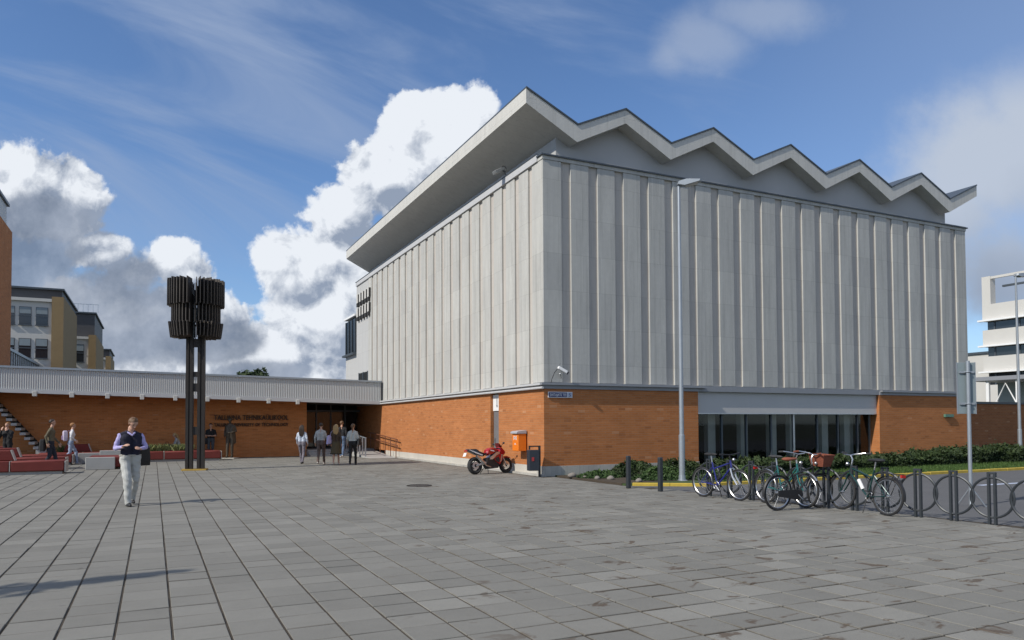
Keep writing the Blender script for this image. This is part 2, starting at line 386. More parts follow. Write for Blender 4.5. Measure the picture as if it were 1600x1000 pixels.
# ------------------------------------------------------------------ mesh helpers
class MB:
    def __init__(s): s.v = []; s.f = []; s.mi = []; s.cur = 0; s.tint = []; s.ct = 0.5
    def face(s, idx): s.f.append(idx); s.mi.append(s.cur); s.tint.append(s.ct)
    def add(s, vs, fs):
        o = len(s.v); s.v.extend(tuple(v) for v in vs)
        for f in fs: s.face([o + i for i in f])
    def box(s, a, b, skip=''):
        x0, y0, z0 = a; x1, y1, z1 = b
        vs = [(x0, y0, z0), (x1, y0, z0), (x1, y1, z0), (x0, y1, z0), (x0, y0, z1), (x1, y0, z1), (x1, y1, z1), (x0, y1, z1)]
        fs = {'b': (0, 3, 2, 1), 't': (4, 5, 6, 7), 's': (0, 1, 5, 4), 'e': (1, 2, 6, 5), 'n': (2, 3, 7, 6), 'w': (3, 0, 4, 7)}
        s.add(vs, [f for k, f in fs.items() if k not in skip])
    def cbox(s, c, sz): s.box([c[i] - sz[i] / 2 for i in range(3)], [c[i] + sz[i] / 2 for i in range(3)])
    def obox(s, c, sz, M):
        n0 = len(s.v); s.cbox((0, 0, 0), sz)
        for i in range(n0, len(s.v)): s.v[i] = tuple(M @ Vector(s.v[i]) + Vector(c))
    def tube(s, pts, r, n=8, caps=True, closed=False):
        pts = [Vector(p) for p in pts]
        rs = r if isinstance(r, (list, tuple)) else [r] * len(pts)
        o = len(s.v); N = len(pts)
        up = None
        for i, p in enumerate(pts):
            if closed: t = (pts[(i + 1) % N] - pts[i - 1]).normalized()
            else: t = (pts[min(i + 1, N - 1)] - pts[max(i - 1, 0)]).normalized()
            if up is None:
                up = Vector((0, 0, 1)) if abs(t.z) < 0.9 else Vector((1, 0, 0))
            a = t.cross(up).normalized(); bb = a.cross(t).normalized(); up = bb
            for k in range(n):
                w = 2 * math.pi * k / n
                s.v.append(tuple(p + (a * math.cos(w) + bb * math.sin(w)) * rs[i]))
        M = N if closed else N - 1
        for i in range(M):
            for k in range(n):
                j = (i + 1) % N
                s.face([o + i * n + k, o + i * n + (k + 1) % n, o + j * n + (k + 1) % n, o + j * n + k])
        if caps and not closed:
            s.face([o + k for k in range(n)][::-1]); s.face([o + (N - 1) * n + k for k in range(n)])
    def ring(s, c, axis, Rr, r, seg=28, n=6, a0=0, a1=2 * math.pi):
        axis = Vector(axis).normalized()
        e = Vector((0, 0, 1)) if abs(axis.z) < 0.9 else Vector((1, 0, 0))
        e1 = axis.cross(e).normalized(); e2 = axis.cross(e1)
        full = abs(a1 - a0 - 2 * math.pi) < 1e-6
        k = seg if full else seg + 1
        pts = [Vector(c) + (e1 * math.cos(a0 + (a1 - a0) * i / seg) + e2 * math.sin(a0 + (a1 - a0) * i / seg)) * Rr for i in range(k)]
        s.tube(pts, r, n, True, full)
    def lathe(s, prof, n=16, c=(0, 0, 0), axis='z', cap=True):
        o = len(s.v)
        for (r, z) in prof:
            for k in range(n):
                w = 2 * math.pi * k / n
                q = (r * math.cos(w), r * math.sin(w), z)
                if axis == 'y': q = (q[0], q[2], q[1])
                if axis == 'x': q = (q[2], q[0], q[1])
                s.v.append((q[0] + c[0], q[1] + c[1], q[2] + c[2]))
        for i in range(len(prof) - 1):
            for k in range(n):
                s.face([o + i * n + k, o + i * n + (k + 1) % n, o + (i + 1) * n + (k + 1) % n, o + (i + 1) * n + k])
        if cap:
            s.face([o + k for k in range(n)][::-1]); s.face([o + (len(prof) - 1) * n + k for k in range(n)])
    def ball(s, c, r, n=10, m=7):
        rr = r if isinstance(r, (list, tuple)) else (r, r, r)
        o = len(s.v)
        for i in range(m + 1):
            a = -math.pi / 2 + math.pi * i / m
            for k in range(n):
                w = 2 * math.pi * k / n
                s.v.append((c[0] + rr[0] * math.cos(a) * math.cos(w), c[1] + rr[1] * math.cos(a) * math.sin(w), c[2] + rr[2] * math.sin(a)))
        for i in range(m):
            for k in range(n):
                s.face([o + i * n + k, o + i * n + (k + 1) % n, o + (i + 1) * n + (k + 1) % n, o + (i + 1) * n + k])
    def plate(s, poly, y0, y1, inset=0.0, mid=None):
        """polygon in xz swept across y, its two sides pulled in by inset (rounded look)"""
        n = len(poly); cx = sum(p[0] for p in poly) / n; cz = sum(p[1] for p in poly) / n
        ring = []
        w = y1 - y0
        ys = [(y0, 1 - inset), (y0 + w * 0.22, 1.0), (y1 - w * 0.22, 1.0), (y1, 1 - inset)] if inset else [(y0, 1), (y1, 1)]
        o = len(s.v)
        for (yy, k) in ys:
            for p in poly: s.v.append((cx + (p[0] - cx) * k, yy, cz + (p[1] - cz) * k))
        for i in range(len(ys) - 1):
            for k in range(n):
                s.face([o + i * n + k, o + i * n + (k + 1) % n, o + (i + 1) * n + (k + 1) % n, o + (i + 1) * n + k])
        s.face([o + k for k in range(n)][::-1]); s.face([o + (len(ys) - 1) * n + k for k in range(n)])
    def mesh(s, name, mats, smooth=False, bevel=0.0, tint=False):
        me = bpy.data.meshes.new(name)
        me.from_pydata(s.v, [], s.f)
        for mm in (mats if isinstance(mats, (list, tuple)) else [mats]): me.materials.append(mm)
        me.polygons.foreach_set('material_index', s.mi)
        if tint:
            at = me.attributes.new('tint', 'FLOAT', 'FACE'); at.data.foreach_set('value', s.tint)
        bm = bmesh.new(); bm.from_mesh(me)
        if not tint: bmesh.ops.recalc_face_normals(bm, faces=bm.faces)
        if bevel: bmesh.ops.bevel(bm, geom=bm.edges[:], offset=bevel, segments=1, affect='EDGES')
        bm.to_mesh(me); bm.free()
        if smooth:
            me.polygons.foreach_set('use_smooth', [True] * len(me.polygons))
            try: me.set_sharp_from_angle(angle=R(40))
            except Exception: pass
        me.update()
        return me
    def build(s, name, mats, parent=None, smooth=False, bevel=0.0, tint=False):
        return link(name, s.mesh(name, mats, smooth, bevel, tint), parent)


def link(name, me, parent=None, loc=None):
    o = bpy.data.objects.new(name, me); COL.objects.link(o)
    if parent is not None: o.parent = parent
    if loc is not None: o.location = loc
    return o


def tag(o, label=None, cat=None, group=None, kind=None):
    if label: o['label'] = label
    if cat: o['category'] = cat
    if group: o['group'] = group
    if kind: o['kind'] = kind
    return o


def thing(name, label, cat, loc=(0, 0, 0), rz=0.0, group=None):
    o = bpy.data.objects.new(name, None); COL.objects.link(o)
    o.empty_display_size = 0.2
    o.location = loc; o.rotation_euler = (0, 0, rz)
    return tag(o, label, cat, group)


def copy_tree(o, parent=None):
    c = o.copy(); COL.objects.link(c)
    if parent is not None: c.parent = parent
    for ch in list(o.children): copy_tree(ch, c)
    return c


def bx(name, a, b_, mt, parent=None, bevel=0.0):
    q = MB(); q.box(a, b_); return q.build(name, mt, parent, bevel=bevel)


def text(name, body, size, loc, rot, mt, parent, depth=0.01, width=None):
    cu = bpy.data.curves.new(name, 'FONT'); cu.body = body; cu.size = size; cu.extrude = depth; cu.resolution_u = 2
    cu.materials.append(mt)
    o = bpy.data.objects.new(name, cu); COL.objects.link(o)
    me = bpy.data.meshes.new_from_object(o.evaluated_get(bpy.context.evaluated_depsgraph_get()))
    bpy.data.objects.remove(o); bpy.data.curves.remove(cu)
    if not me.materials: me.materials.append(mt)
    wx = [v.co.x for v in me.vertices]
    k = width / max(0.01, max(wx) - min(wx)) if width else 1.0
    me.transform(Matrix.Diagonal((k, 1, 1, 1)))
    me.transform(Matrix.Rotation(rot[0], 4, 'X'))
    return link(name, me, parent, loc)


# ------------------------------------------------------------------ ground
XE = lambda y: 11.50 + 0.9 * (15.5 - y) / 10.5       # the square's edge beside the cycle rack
q = MB(); q.add([(-1500, -1500, -0.12), (1500, -1500, -0.12), (1500, 1500, -0.12), (-1500, 1500, -0.12)], [(0, 1, 2, 3)])
tag(q.build('ground', mat('far_ground', (0.09, 0.095, 0.06), 0.95, 0, 0.3, 0.05)), kind='structure')

q = MB()
q.add([(-60, -12, -0.010), (XE(-12), -12, -0.010), (XE(15.5), 15.5, -0.010), (11.25, 15.5, -0.010), (11.25, 60, -0.010), (-60, 60, -0.010)], [(0, 1, 2, 3, 4, 5)])
plaza = tag(q.build('plaza', SAND), kind='structure')

P = 0.407
def slab_geo(mb, x0, y0, x1, y1, z, tx, ty):
    ch = 0.004
    def zz(x, y, d=0): return z + (x - (x0 + x1) / 2) * tx + (y - (y0 + y1) / 2) * ty + d
    mb.add([(x0, y0, -0.022), (x1, y0, -0.022), (x1, y1, -0.022), (x0, y1, -0.022),
            (x0, y0, zz(x0, y0, -ch)), (x1, y0, zz(x1, y0, -ch)), (x1, y1, zz(x1, y1, -ch)), (x0, y1, zz(x0, y1, -ch)),
            (x0 + ch, y0 + ch, zz(x0, y0)), (x1 - ch, y0 + ch, zz(x1, y0)), (x1 - ch, y1 - ch, zz(x1, y1)), (x0 + ch, y1 - ch, zz(x0, y1))],
           [(0, 1, 5, 4), (1, 2, 6, 5), (2, 3, 7, 6), (3, 0, 4, 7), (4, 5, 9, 8), (5, 6, 10, 9), (6, 7, 11, 10), (7, 4, 8, 11), (8, 9, 10, 11)])
cells = []
rnd = random.Random(3)
for i in range(-75, 32):
    x0 = 0.15 + i * P
    yoff = rnd.uniform(-0.012, 0.012)
    for j in range(-6, 110):
        y0 = 0.05 + j * P + yoff
        cx, cy = x0 + P / 2, y0 + P / 2
        dp = cx * 0.4354 + cy * 0.9001; lt = cx * 0.9001 - cy * 0.4354
        if dp < 2.6 or abs(lt) > 0.72 * dp + 3.0: continue
        lim = XE(cy) if cy < 15.5 else (11.22 if cy < 20.1 else 10.88)
        if x0 + P > lim + 0.02: continue
        if cy > 43.3: continue
        cells.append((dp + 0.3 * abs(lt) / dp, x0, y0))
cells.sort()
variants = []
for k in range(14):
    t = rnd.random() if k not in (3, 9) else 1.25
    mb = MB(); mb.ct = t
    slab_geo(mb, -P / 2 + 0.0095, -P / 2 + 0.0068, P / 2 - 0.0095, P / 2 - 0.0068, rnd.uniform(-0.003, 0.002), rnd.gauss(0, 0.006), rnd.gauss(0, 0.006))
    variants.append(mb.mesh('paving_slab', SLAB, tint=True))
plain_variants = [v_ for k_, v_ in enumerate(variants) if k_ not in (3, 9)]
inview = [c for c in cells if abs((c[1] + P / 2) * 0.9001 - (c[2] + P / 2) * 0.4354) < 0.69 * ((c[1] + P / 2) * 0.4354 + (c[2] + P / 2) * 0.9001) + 0.15 and ((c[1] + P / 2) * 0.4354 + (c[2] + P / 2) * 0.9001) > 4.85]
near = set((c[1], c[2]) for c in inview[:300])
fieldm = MB()
for (dpt, x0, y0) in cells:
    if (x0, y0) in near:
        link('paving_slab', rnd.choice(variants if x0 > 1.8 else plain_variants), plaza, (x0 + P / 2, y0 + P / 2, 0))
    else:
        fieldm.ct = rnd.random() if rnd.random() > 0.06 or x0 < 1.8 else 1.25
        gx = 0.0095 + rnd.uniform(-0.003, 0.003); gy = 0.0072 + rnd.uniform(-0.0015, 0.002)
        slab_geo(fieldm, x0 + gx, y0 + gy, x0 + P - gx, y0 + P - gy, rnd.uniform(-0.003, 0.002), rnd.gauss(0, 0.005), rnd.gauss(0, 0.005))
tag(fieldm.build('paving_slab_field', SLAB, plaza, tint=True), kind='stuff')

q = MB(); q.add([(XE(-12) + 0.004, -12, -0.03), (120, -12, -0.03), (120, 17.3, -0.03), (11.255, 17.3, -0.03), (11.255, 15.5, -0.03), (XE(15.5) + 0.004, 15.5, -0.03)], [(0, 1, 2, 3, 4, 5)])
road = tag(q.build('road', ASPH), kind='structure')
q = MB()
q.add([(19.5, 12.1, -0.026), (31, 11.8, -0.026), (31, 12.0, -0.026), (19.5, 12.3, -0.026)], [(0, 1, 2, 3)])
q.add([(19.5, 9.6, -0.026), (22, 9.6, -0.026), (22, 9.75, -0.026), (19.5, 9.75, -0.026)], [(0, 1, 2, 3)])
tag(q.build('road_marking', mat('pale_blue_marking', (0.45, 0.50, 0.62), 0.8), road))

# yellow kerb of separate stones along the planting bed
kerb = thing('kerb', 'yellow painted kerb stones along the front of the planting bed', 'kerb', (11.3, 15.5, 0))
kb = MB(); kb.box((0, -0.07, -0.12), (0.985, 0.07, 0.055)); km = kb.mesh('kerb_stone', YELLOW, bevel=0.012)
for (kx, ky) in ((0.27, 1.02), (1.07, 0.44)):
    o = link('kerb_stone', km, kerb, (kx, ky, -0.004)); o.rotation_euler = (0, 0, R(-36))
x = 1.9
for i in range(60):
    o = link('kerb_stone', km, kerb, (x, 0.0, random.uniform(-0.006, 0.004))); o.rotation_euler = (random.gauss(0, 0.01), 0, random.gauss(0, 0.004)); x += 1.0
q = MB(); pl = [(11.40, 16.62), (13.22, 15.58), (120, 15.58), (120, 24.0), (11.40, 24.0)]
q.add([(x, y, -0.12) for x, y in pl] + [(x, y, 0.02) for x, y in pl], [(5, 6, 7, 8, 9)] + [(i, (i + 1) % 5, 5 + (i + 1) % 5, 5 + i) for i in range(5)])
lawn = tag(q.build('lawn', LAWN), kind='structure')
q = MB(); q.box((11.38, 16.75, -0.1), (17.3, 20.3, 0.028)); tag(q.build('planting_bed', EARTH), kind='structure')

q = MB(); rg = random.Random(5)
for k in range(26000):
    x = rg.uniform(13.5, 48) if k % 3 else rg.uniform(13.5, 30); y = rg.uniform(15.62, 18.6 if x < 32 else 22)
    if x < 17.3 and y > 16.15: continue
    hgt = rg.uniform(0.04, 0.10); a = rg.uniform(0, 6.28); w = 0.012
    q.ct = rg.random()
    q.add([(x - w * math.cos(a), y - w * math.sin(a), 0.02), (x + w * math.cos(a), y + w * math.sin(a), 0.02), (x + rg.uniform(-.04, .04), y + rg.uniform(-.04, .04), 0.02 + hgt)], [(0, 1, 2)])
tag(q.build('grass', GRASSM, tint=True), kind='stuff')
del q


def leaves(mb, n, pos, size, rg, elong=2.0):
    for k in range(n):
        p, t = pos(rg)
        s_ = size * rg.uniform(0.6, 1.3)
        d1 = Vector((rg.gauss(0, 1), rg.gauss(0, 1), rg.gauss(0.2, 0.9))).normalized()
        d2 = d1.cross(Vector((rg.gauss(0, 1), rg.gauss(0, 1), rg.gauss(0, 1)))).normalized()
        p = Vector(p); mb.ct = min(1, max(0, t + rg.uniform(-0.25, 0.25)))
        mb.add([p - d1 * s_ * elong * .5, p + d2 * s_ * .5, p + d1 * s_ * elong * .5, p - d2 * s_ * .5], [(0, 1, 2, 3)])


# ------------------------------------------------------------------ the library hall
B = (11.03, 20.49, 0.0)
hall = thing('library_hall', 'large pale ribbed concrete hall with zigzag roof above a brick base', 'building', B)
LX, LY = 21.15, 21.15           # length of both ribbed sides
ZB, ZT = 2.95, 10.05            # foot and head of the ribs
PIT = LX / 20.67; RW = PIT * 0.67; RD = 0.062
# core behind the ribs
bx('recess_wall', (RD, RD, ZB), (LX - RD, LY, 10.12), RECESS, hall)
rm = MB(); rm.box((0, 0, 0), (RW, RD, ZT - ZB)); ribm = rm.mesh('facade_rib', CONC, bevel=0.012)
rm = MB(); rm.box((0, 0, 0), (RD, RW, ZT - ZB)); ribl = rm.mesh('facade_rib', CONC, bevel=0.012)
for i in range(21):
    link('facade_rib', ribm, hall, (i * PIT, 0, ZB))
for i in range(21):
    link('facade_rib', ribl, hall, (0, i * PIT + (RD + 0.002 if i == 0 else 0), ZB))
bx('foot_slip', (RD, 0.012, ZB - 0.03), (LX, RD, ZB), CONC, hall)
# right end wall, plain
bx('end_wall', (LX - RD, RD + 0.003, ZB), (LX - 0.004, LY, 10.05), CONC, hall)
# parapet caps
bx('parapet_cap', (-0.02, -0.02, 10.05), (LX + 0.02, 0.30, 10.17), CONC, hall)
bx('parapet_cap', (-0.05, 0.302, 10.05), (0.30, LY + 2.75, 10.27), LEDGEW, hall)
bx('parapet_flashing', (-0.07, -0.07, 10.17), (LX + 0.10, 0.30, 10.215), FLASH, hall)
bx('parapet_flashing', (-0.07, 0.302, 10.27), (0.30, LY + 2.8, 10.30), FLASH, hall)
bx('flat_roof', (0.3, 0.3, 10.11), (LX, LY + 2.6, 10.16), FLASH, hall)
# little sheet joints on the cap
for i in range(6):
    bx('cap_sheet', (2.4 + i * 3.4, -0.075, 10.215), (4.1 + i * 3.4, 0.1, 10.226), LEDGEW, hall)
# brick storey
bx('brick_wall', (0.0, 0.0, 0.31), (6.12, 0.5, 2.75), BRICK, hall)
bx('brick_wall', (15.40, 0.0, 0.31), (LX, 0.5, 2.75), BRICK, hall)
bx('brick_wall', (LX - 0.4, 0.502, 0.0), (LX - 0.003, LY, 2.95), BRICK, hall)
bx('brick_wall', (0.0, 0.502, 0.31), (0.4, 3.39, 2.75), BRICK, hall)
bx('brick_wall', (0.0, 4.10, 0.31), (0.4, 28.0, 2.75), BRICK, hall)
bx('plinth', (-0.03, -0.03, -0.1), (6.12, 0.45, 0.31), PLINTH, hall)
bx('plinth', (15.40, -0.03, -0.1), (LX + 0.03, 0.45, 0.31), PLINTH, hall)
bx('plinth', (-0.03, 0.452, -0.1), (0.42, 17.5, 0.309), mat('pale_plinth', (0.52, 0.49, 0.43), 0.85, 0, 0.2, 1.2, 0.4, 20), hall)
bx('plinth_foot', (-0.14, -0.1, -0.1), (0.0, 17.3, 0.06), PLINTH, hall)
# ledges between storeys
bx('ledge', (-0.14, -0.14, 2.865), (6.42, 0.0, 2.93), LEDGE, hall)
bx('ledge', (15.42, -0.14, 2.865), (LX + 0.12, 0.0, 2.93), LEDGE, hall)
bx('ledge', (-0.14, 0.003, 2.865), (0.0, 18.3, 2.93), LEDGEW, hall)
bx('ledge_band', (-0.035, -0.045, 2.75), (6.12, 0.3, 2.865), LEDGE, hall)
bx('ledge_band', (15.40, -0.045, 2.75), (LX + 0.05, 0.3, 2.865), LEDGE, hall)
bx('ledge_band', (-0.035, 0.302, 2.75), (0.3, 18.3, 2.865), LEDGEW, hall)
q = MB(); q.tube([(-0.09, -0.1, 2.775), (-0.09, 18.3, 2.775)], 0.04, 8); q.build('ledge_pipe', LEDGEW, hall, True)
bx('ledge_core', (0.003, 0.003, 2.751), (LX - 0.005, 0.4, 2.949), LEDGE, hall)
bx('ledge_core', (0.006, 0.402, 2.752), (0.4, LY, 2.948), LEDGEW, hall)
# recessed glazed bay
bx('lintel_panel', (6.12, 0.13, 2.00), (15.40, 0.22, 2.749), LINTEL, hall)
bx('lintel_edge', (6.12, 0.11, 1.965), (15.40, 0.24, 2.0), ALU, hall)
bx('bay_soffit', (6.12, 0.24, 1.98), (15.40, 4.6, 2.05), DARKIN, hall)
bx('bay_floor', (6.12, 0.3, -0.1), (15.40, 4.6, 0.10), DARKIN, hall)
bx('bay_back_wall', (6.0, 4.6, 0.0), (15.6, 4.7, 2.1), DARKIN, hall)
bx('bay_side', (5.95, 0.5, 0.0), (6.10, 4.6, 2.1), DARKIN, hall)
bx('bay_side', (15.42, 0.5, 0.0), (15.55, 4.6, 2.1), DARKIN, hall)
bx('window_sill', (6.12, 0.35, 0.10), (15.40, 0.55, 0.16), FLASH, hall)
mull = [6.14, 7.55, 8.72, 9.95, 11.10, 12.36, 13.50, 14.62, 15.36]
for i, mx in enumerate(mull):
    bx('mullion', (mx - 0.035, 0.41, 0.16), (mx + 0.035, 0.49, 1.965), ALU if i in (4, 8) else FLASH, hall)
for i in range(len(mull) - 1):
    gm = MB(); a = mull[i] + 0.036; c = mull[i + 1] - 0.036
    gm.add([(a, 0.45, 0.16), (c, 0.45, 0.16), (c, 0.45, 1.965), (a, 0.45, 1.965)], [(0, 1, 2, 3)])
    gm.build('window_pane', GLASS, hall)
for xx, w in ((7.35, .34), (8.9, .34), (10.35, .32), (11.35, .28), (13.1, .34), (14.35, .32), (15.75, .3)):
    bx('interior_pillar', (xx - w / 2 - 0.1, 0.62, 0.1), (xx + w / 2 - 0.1, 0.84, 1.975), INPIL, hall)
bx('interior_blind', (14.75, 1.2, 0.1), (15.30, 1.26, 1.95), INPIL, hall)
lamp_m = mat('tube_lamp_body', (0.6, 0.6, 0.58), 0.5)
for xx in (6.9, 8.4):
    bx('ceiling_lamp', (xx - 0.5, 2.6, 1.55), (xx + 0.5, 2.7, 1.58), lamp_m, hall)
bx('reveal', (15.385, -0.004, 0.0), (15.399, 0.5, 2.74), BRICK, hall)
# small box lamp on the brick
t = bx('wall_lamp', (19.4, -0.09, 1.86), (19.95, -0.002, 1.98), mat('green_exit_box', (0.10, 0.22, 0.16), 0.4), hall)

# narrow recessed door with the white emblem panel
bx('door_recess', (0.19, 3.39, 0.0), (0.44, 4.10, 2.75), DOORG, hall)
dr = bx('door', (0.13, 3.40, 0.05), (0.189, 4.09, 2.09), DOORG, hall)
q = MB(); q.cbox((0.10, 3.95, 1.05), (0.05, 0.03, 0.16)); q.build('handle', ALU, dr)
pn = bx('emblem_panel', (0.10, 3.40, 2.12), (0.189, 4.09, 2.70), WHITE, hall)
q = MB(); q.box((0.085, 3.72, 2.30), (0.099, 3.75, 2.58)); q.add([(0.087, 3.66, 2.34), (0.087, 3.735, 2.24), (0.087, 3.81, 2.34), (0.087, 3.735, 2.30)], [(0, 1, 2, 3)]); q.build('arrow_emblem', DOORG, pn)

# folded roof
px0, dpx = 10.36 - B[0], 3.73
y0r, y1r = 20.29 - B[1], 44.2 - B[1]
def top(k): return (px0 + dpx / 2 * k, 12.10 if k % 2 == 0 else 11.25)
def bot(k): return (px0 + dpx / 2 * k + (0.0 if k % 2 == 0 else -0.03), 11.64 if k % 2 == 0 else 10.70)
for k in range(12):
    (xa, za), (xb, zb) = top(k), top(k + 1); (xc, zc), (xd, zd) = bot(k), bot(k + 1)
    q = MB()
    q.add([(xa, y0r, za), (xb, y0r, zb), (xd, y0r, zd), (xc, y0r, zc), (xa, y1r, za), (xb, y1r, zb), (xd, y1r, zd), (xc, y1r, zc)],
          [(0, 3, 2, 1), (4, 5, 6, 7), (0, 1, 5, 4), (3, 7, 6, 2)] + ([(0, 4, 7, 3)] if k == 0 else []) + ([(1, 2, 6, 5)] if k == 11 else []))
    plate = q.build('roof_plate', ROOFC, hall)
    f = MB(); e = 0.035
    f.add([(xa, y0r - 0.03, za + 0.004), (xb, y0r - 0.03, zb + 0.004), (xb, y0r - 0.03, zb + 0.06), (xa, y0r - 0.03, za + 0.06), (xa, y1r + .03, za + 0.004), (xb, y1r + .03, zb + 0.004), (xb, y1r + .03, zb + 0.06), (xa, y1r + .03, za + 0.06)],
          [(0, 1, 2, 3), (5, 4, 7, 6), (3, 2, 6, 7), (1, 0, 4, 5)] + ([(0, 3, 7, 4)] if k == 0 else []) + ([(2, 1, 5, 6)] if k == 11 else []))
    f.build('roof_flashing', FLASH, plate)
def under(x):
    t_ = (x - px0) / (dpx / 2); k = max(0, min(11, int(math.floor(t_)))); a, c = bot(k), bot(k + 1)
    return a[1] + (c[1] - a[1]) * (x - a[0]) / (c[0] - a[0])
xs = [0.66] + [bot(k)[0] for k in range(1, 12) if 0.66 < bot(k)[0] < 20.25] + [20.25]
GABLE = mat('gable_render', (0.45, 0.45, 0.45), 0.85, 0, 0.10, 0.7)
for yy in (0.31, y1r - 0.6):
    gab = MB()
    for a, c in zip(xs[:-1], xs[1:]):
        gab.add([(a, yy, 10.1), (c, yy, 10.1), (c, yy, under(c) + 0.02), (a, yy, under(a) + 0.02)], [(0, 1, 2, 3)])
    gab.build('gable_wall', GABLE, hall)
bx('attic_wall', (0.66, 0.313, 10.1), (0.72, y1r - 0.6, under(0.66) - 0.02), PLASTER, hall)
bx('attic_wall', (20.2, 0.313, 10.1), (20.25, y1r - 0.6, under(20.25) + 0.02), PLASTER, hall)

# plain rear wing of the hall with vents and windows
rw = hall
bx('rear_wall', (0.02, LY + 0.003, 2.75), (LX - 1, 23.95, 10.05), PLASTER, hall)
bx('rear_block', (0.03, 23.953, 0.0), (9.0, 26.75, 6.0), PLASTER, hall)
bx('rear_block_top', (0.6, 23.953, 6.0), (9.0, 26.6, 8.3), PLASTER, hall)
# bay window on the rear block
bw = bx('bay_window', (-0.02, 24.1, 6.06), (0.6, 26.5, 8.15), mat('black_window_glass', (0.006, 0.007, 0.008), 0.25, 0, 0.1, spec=0.2), hall)
for yy in (24.1, 24.9, 25.7, 26.5):
    bx('frame', (-0.06, yy - 0.05, 6.06), (0.02, yy + 0.05, 8.15), FLASH, bw)
bx('bay_window_sill', (-0.22, 23.96, 5.95), (0.6, 26.8, 6.055), FLASH, hall)
bx('bay_window_roof', (-0.10, 23.96, 8.3), (2.0, 26.8, 8.42), WHITE, hall)
lw = bx('low_window', (0.0, 21.3, 2.9), (0.3, 23.3, 4.72), DGLASS, hall)
for yy in (21.3, 22.3, 23.3): bx('frame', (-0.02, yy - 0.05, 2.9), (0.01, yy + 0.05, 4.75), FLASH, lw)
# two rows of five hooded vents
vd = mat('vent_dark', (0.03, 0.03, 0.03), 0.8)
for r_, zc in enumerate((9.16, 8.32)):
    for c_ in range(5):
        yc = 20.85 + c_ * 0.62
        q = MB(); q.box((-0.11, yc - 0.16, zc - 0.22), (0.018, yc + 0.16, zc + 0.30)); v_ = q.build('vent_hood', OFFW, hall)
        q = MB(); q.box((-0.115, yc - 0.15, zc - 0.44), (0.017, yc + 0.15, zc - 0.222)); q.box((-0.10, yc - 0.24, zc - 0.2), (0.015, yc - 0.162, zc + 0.28)); q.build('vent_mouth', vd, v_)

# ------------------------------------------------------------------ entrance wing
wing = thing('entrance_wing', 'low brick entrance wing under a long corrugated grey fascia', 'building', (0, 40.6, 0))
Y0 = -1.8                         # fascia plane, in the wing's own frame
FT = lambda x: 3.91 + (11.0 - x) * 0.0188
FB = lambda x: 2.92 + (11.0 - x) * 0.0235
q = MB(); n = 1160; xa, xb = -26.0, 10.98
prof = [0.0, 0.0, 0.028, 0.028]
pts = []
step = 0.088 / 4
k = 0; x = xa
while x < xb:
    pts.append((x, Y0 - prof[k % 4])); k += 1; x += 0.008 if k % 2 else 0.036
o = len(q.v)
for (x, y) in pts: q.v.append((x, y, FB(x))); q.v.append((x, y, FT(x)))
for i in range(len(pts) - 1): q.face([o + 2 * i, o + 2 * i + 2, o + 2 * i + 3, o + 2 * i + 1])
q.build('fascia_sheet', CORR, wing)
def strip(name, x0, x1, f0, f1, ya, yb, mt):
    q = MB()
    q.add([(x0, ya, f0(x0)), (x1, ya, f0(x1)), (x1, yb, f0(x1)), (x0, yb, f0(x0)), (x0, ya, f1(x0)), (x1, ya, f1(x1)), (x1, yb, f1(x1)), (x0, yb, f1(x0))],
          [(0, 3, 2, 1), (4, 5, 6, 7), (0, 1, 5, 4), (1, 2, 6, 5), (2, 3, 7, 6), (3, 0, 4, 7)])
    return q.build(name, mt, wing)
strip('roof_slab', xa, 10.97, lambda x: FB(x) + 0.15, lambda x: FT(x) - 0.02, Y0 + 0.06, 16, LEDGE)
strip('coping', xa, 11.0, FT, lambda x: FT(x) + 0.09, Y0 - 0.08, Y0 + 0.3, STEEL)
strip('fascia_foot', xa, 11.0, lambda x: FB(x) - 0.18, FB, Y0 - 0.06, Y0 + 0.12, LEDGEW)
strip('canopy_soffit', xa, 10.98, lambda x: FB(x) - 0.12, lambda x: FB(x) + 0.1, Y0 + 0.13, 3.4, mat('soffit_board', (0.20, 0.19, 0.18), 0.8))
for i in range(-14, 9):
    xx = 0.93 + i * 1.42
    if xx < 7.5:
        q = MB(); q.box((xx - 0.085, Y0 - 0.13, FB(xx) - 0.31), (xx + 0.085, Y0 + 0.1, FB(xx) - 0.08)); q.build('beam_end', OFFW, wing, bevel=0.01)
bx('brick_wall', (-26, 0.0, -0.1), (7.4, 0.4, 3.6), BRICKA, wing)
bx('return_wall', (7.1, 0.402, -0.1), (7.4, 3.4, 3.0), BRICKA, wing)
bx('threshold', (7.4, -0.3, -0.1), (11.0, 3.4, 0.34), BENCHC, wing)
ent = bx('entrance_back', (7.6, 3.6, 0.3), (11.0, 3.8, 3.1), mat('entrance_dark', (0.02, 0.02, 0.022), 0.8), wing)
for i in range(4):
    a = 7.64 + i * 0.83
    bx('door_frame', (a - 0.03, 2.86, 0.34), (a + 0.04, 2.96, 2.9), FLASH, wing)
    d_ = MB(); d_.add([(a + 0.05, 2.9, 0.36), (a + 0.78, 2.9, 0.36), (a + 0.78, 2.9, 2.4), (a + 0.05, 2.9, 2.4)], [(0, 1, 2, 3)]); d_.build('glass_door', GLASS, wing)
bx('door_head', (7.6, 2.84, 2.42), (11.0, 2.98, 2.52), FLASH, wing)
for i, (ya, zb) in enumerate(((-1.1, 0.115), (-0.7, 0.23))):
    bx('step', (7.4, ya, -0.1), (9.45, -0.302, zb) if i else (9.45, -0.702, zb), BENCHC, wing)

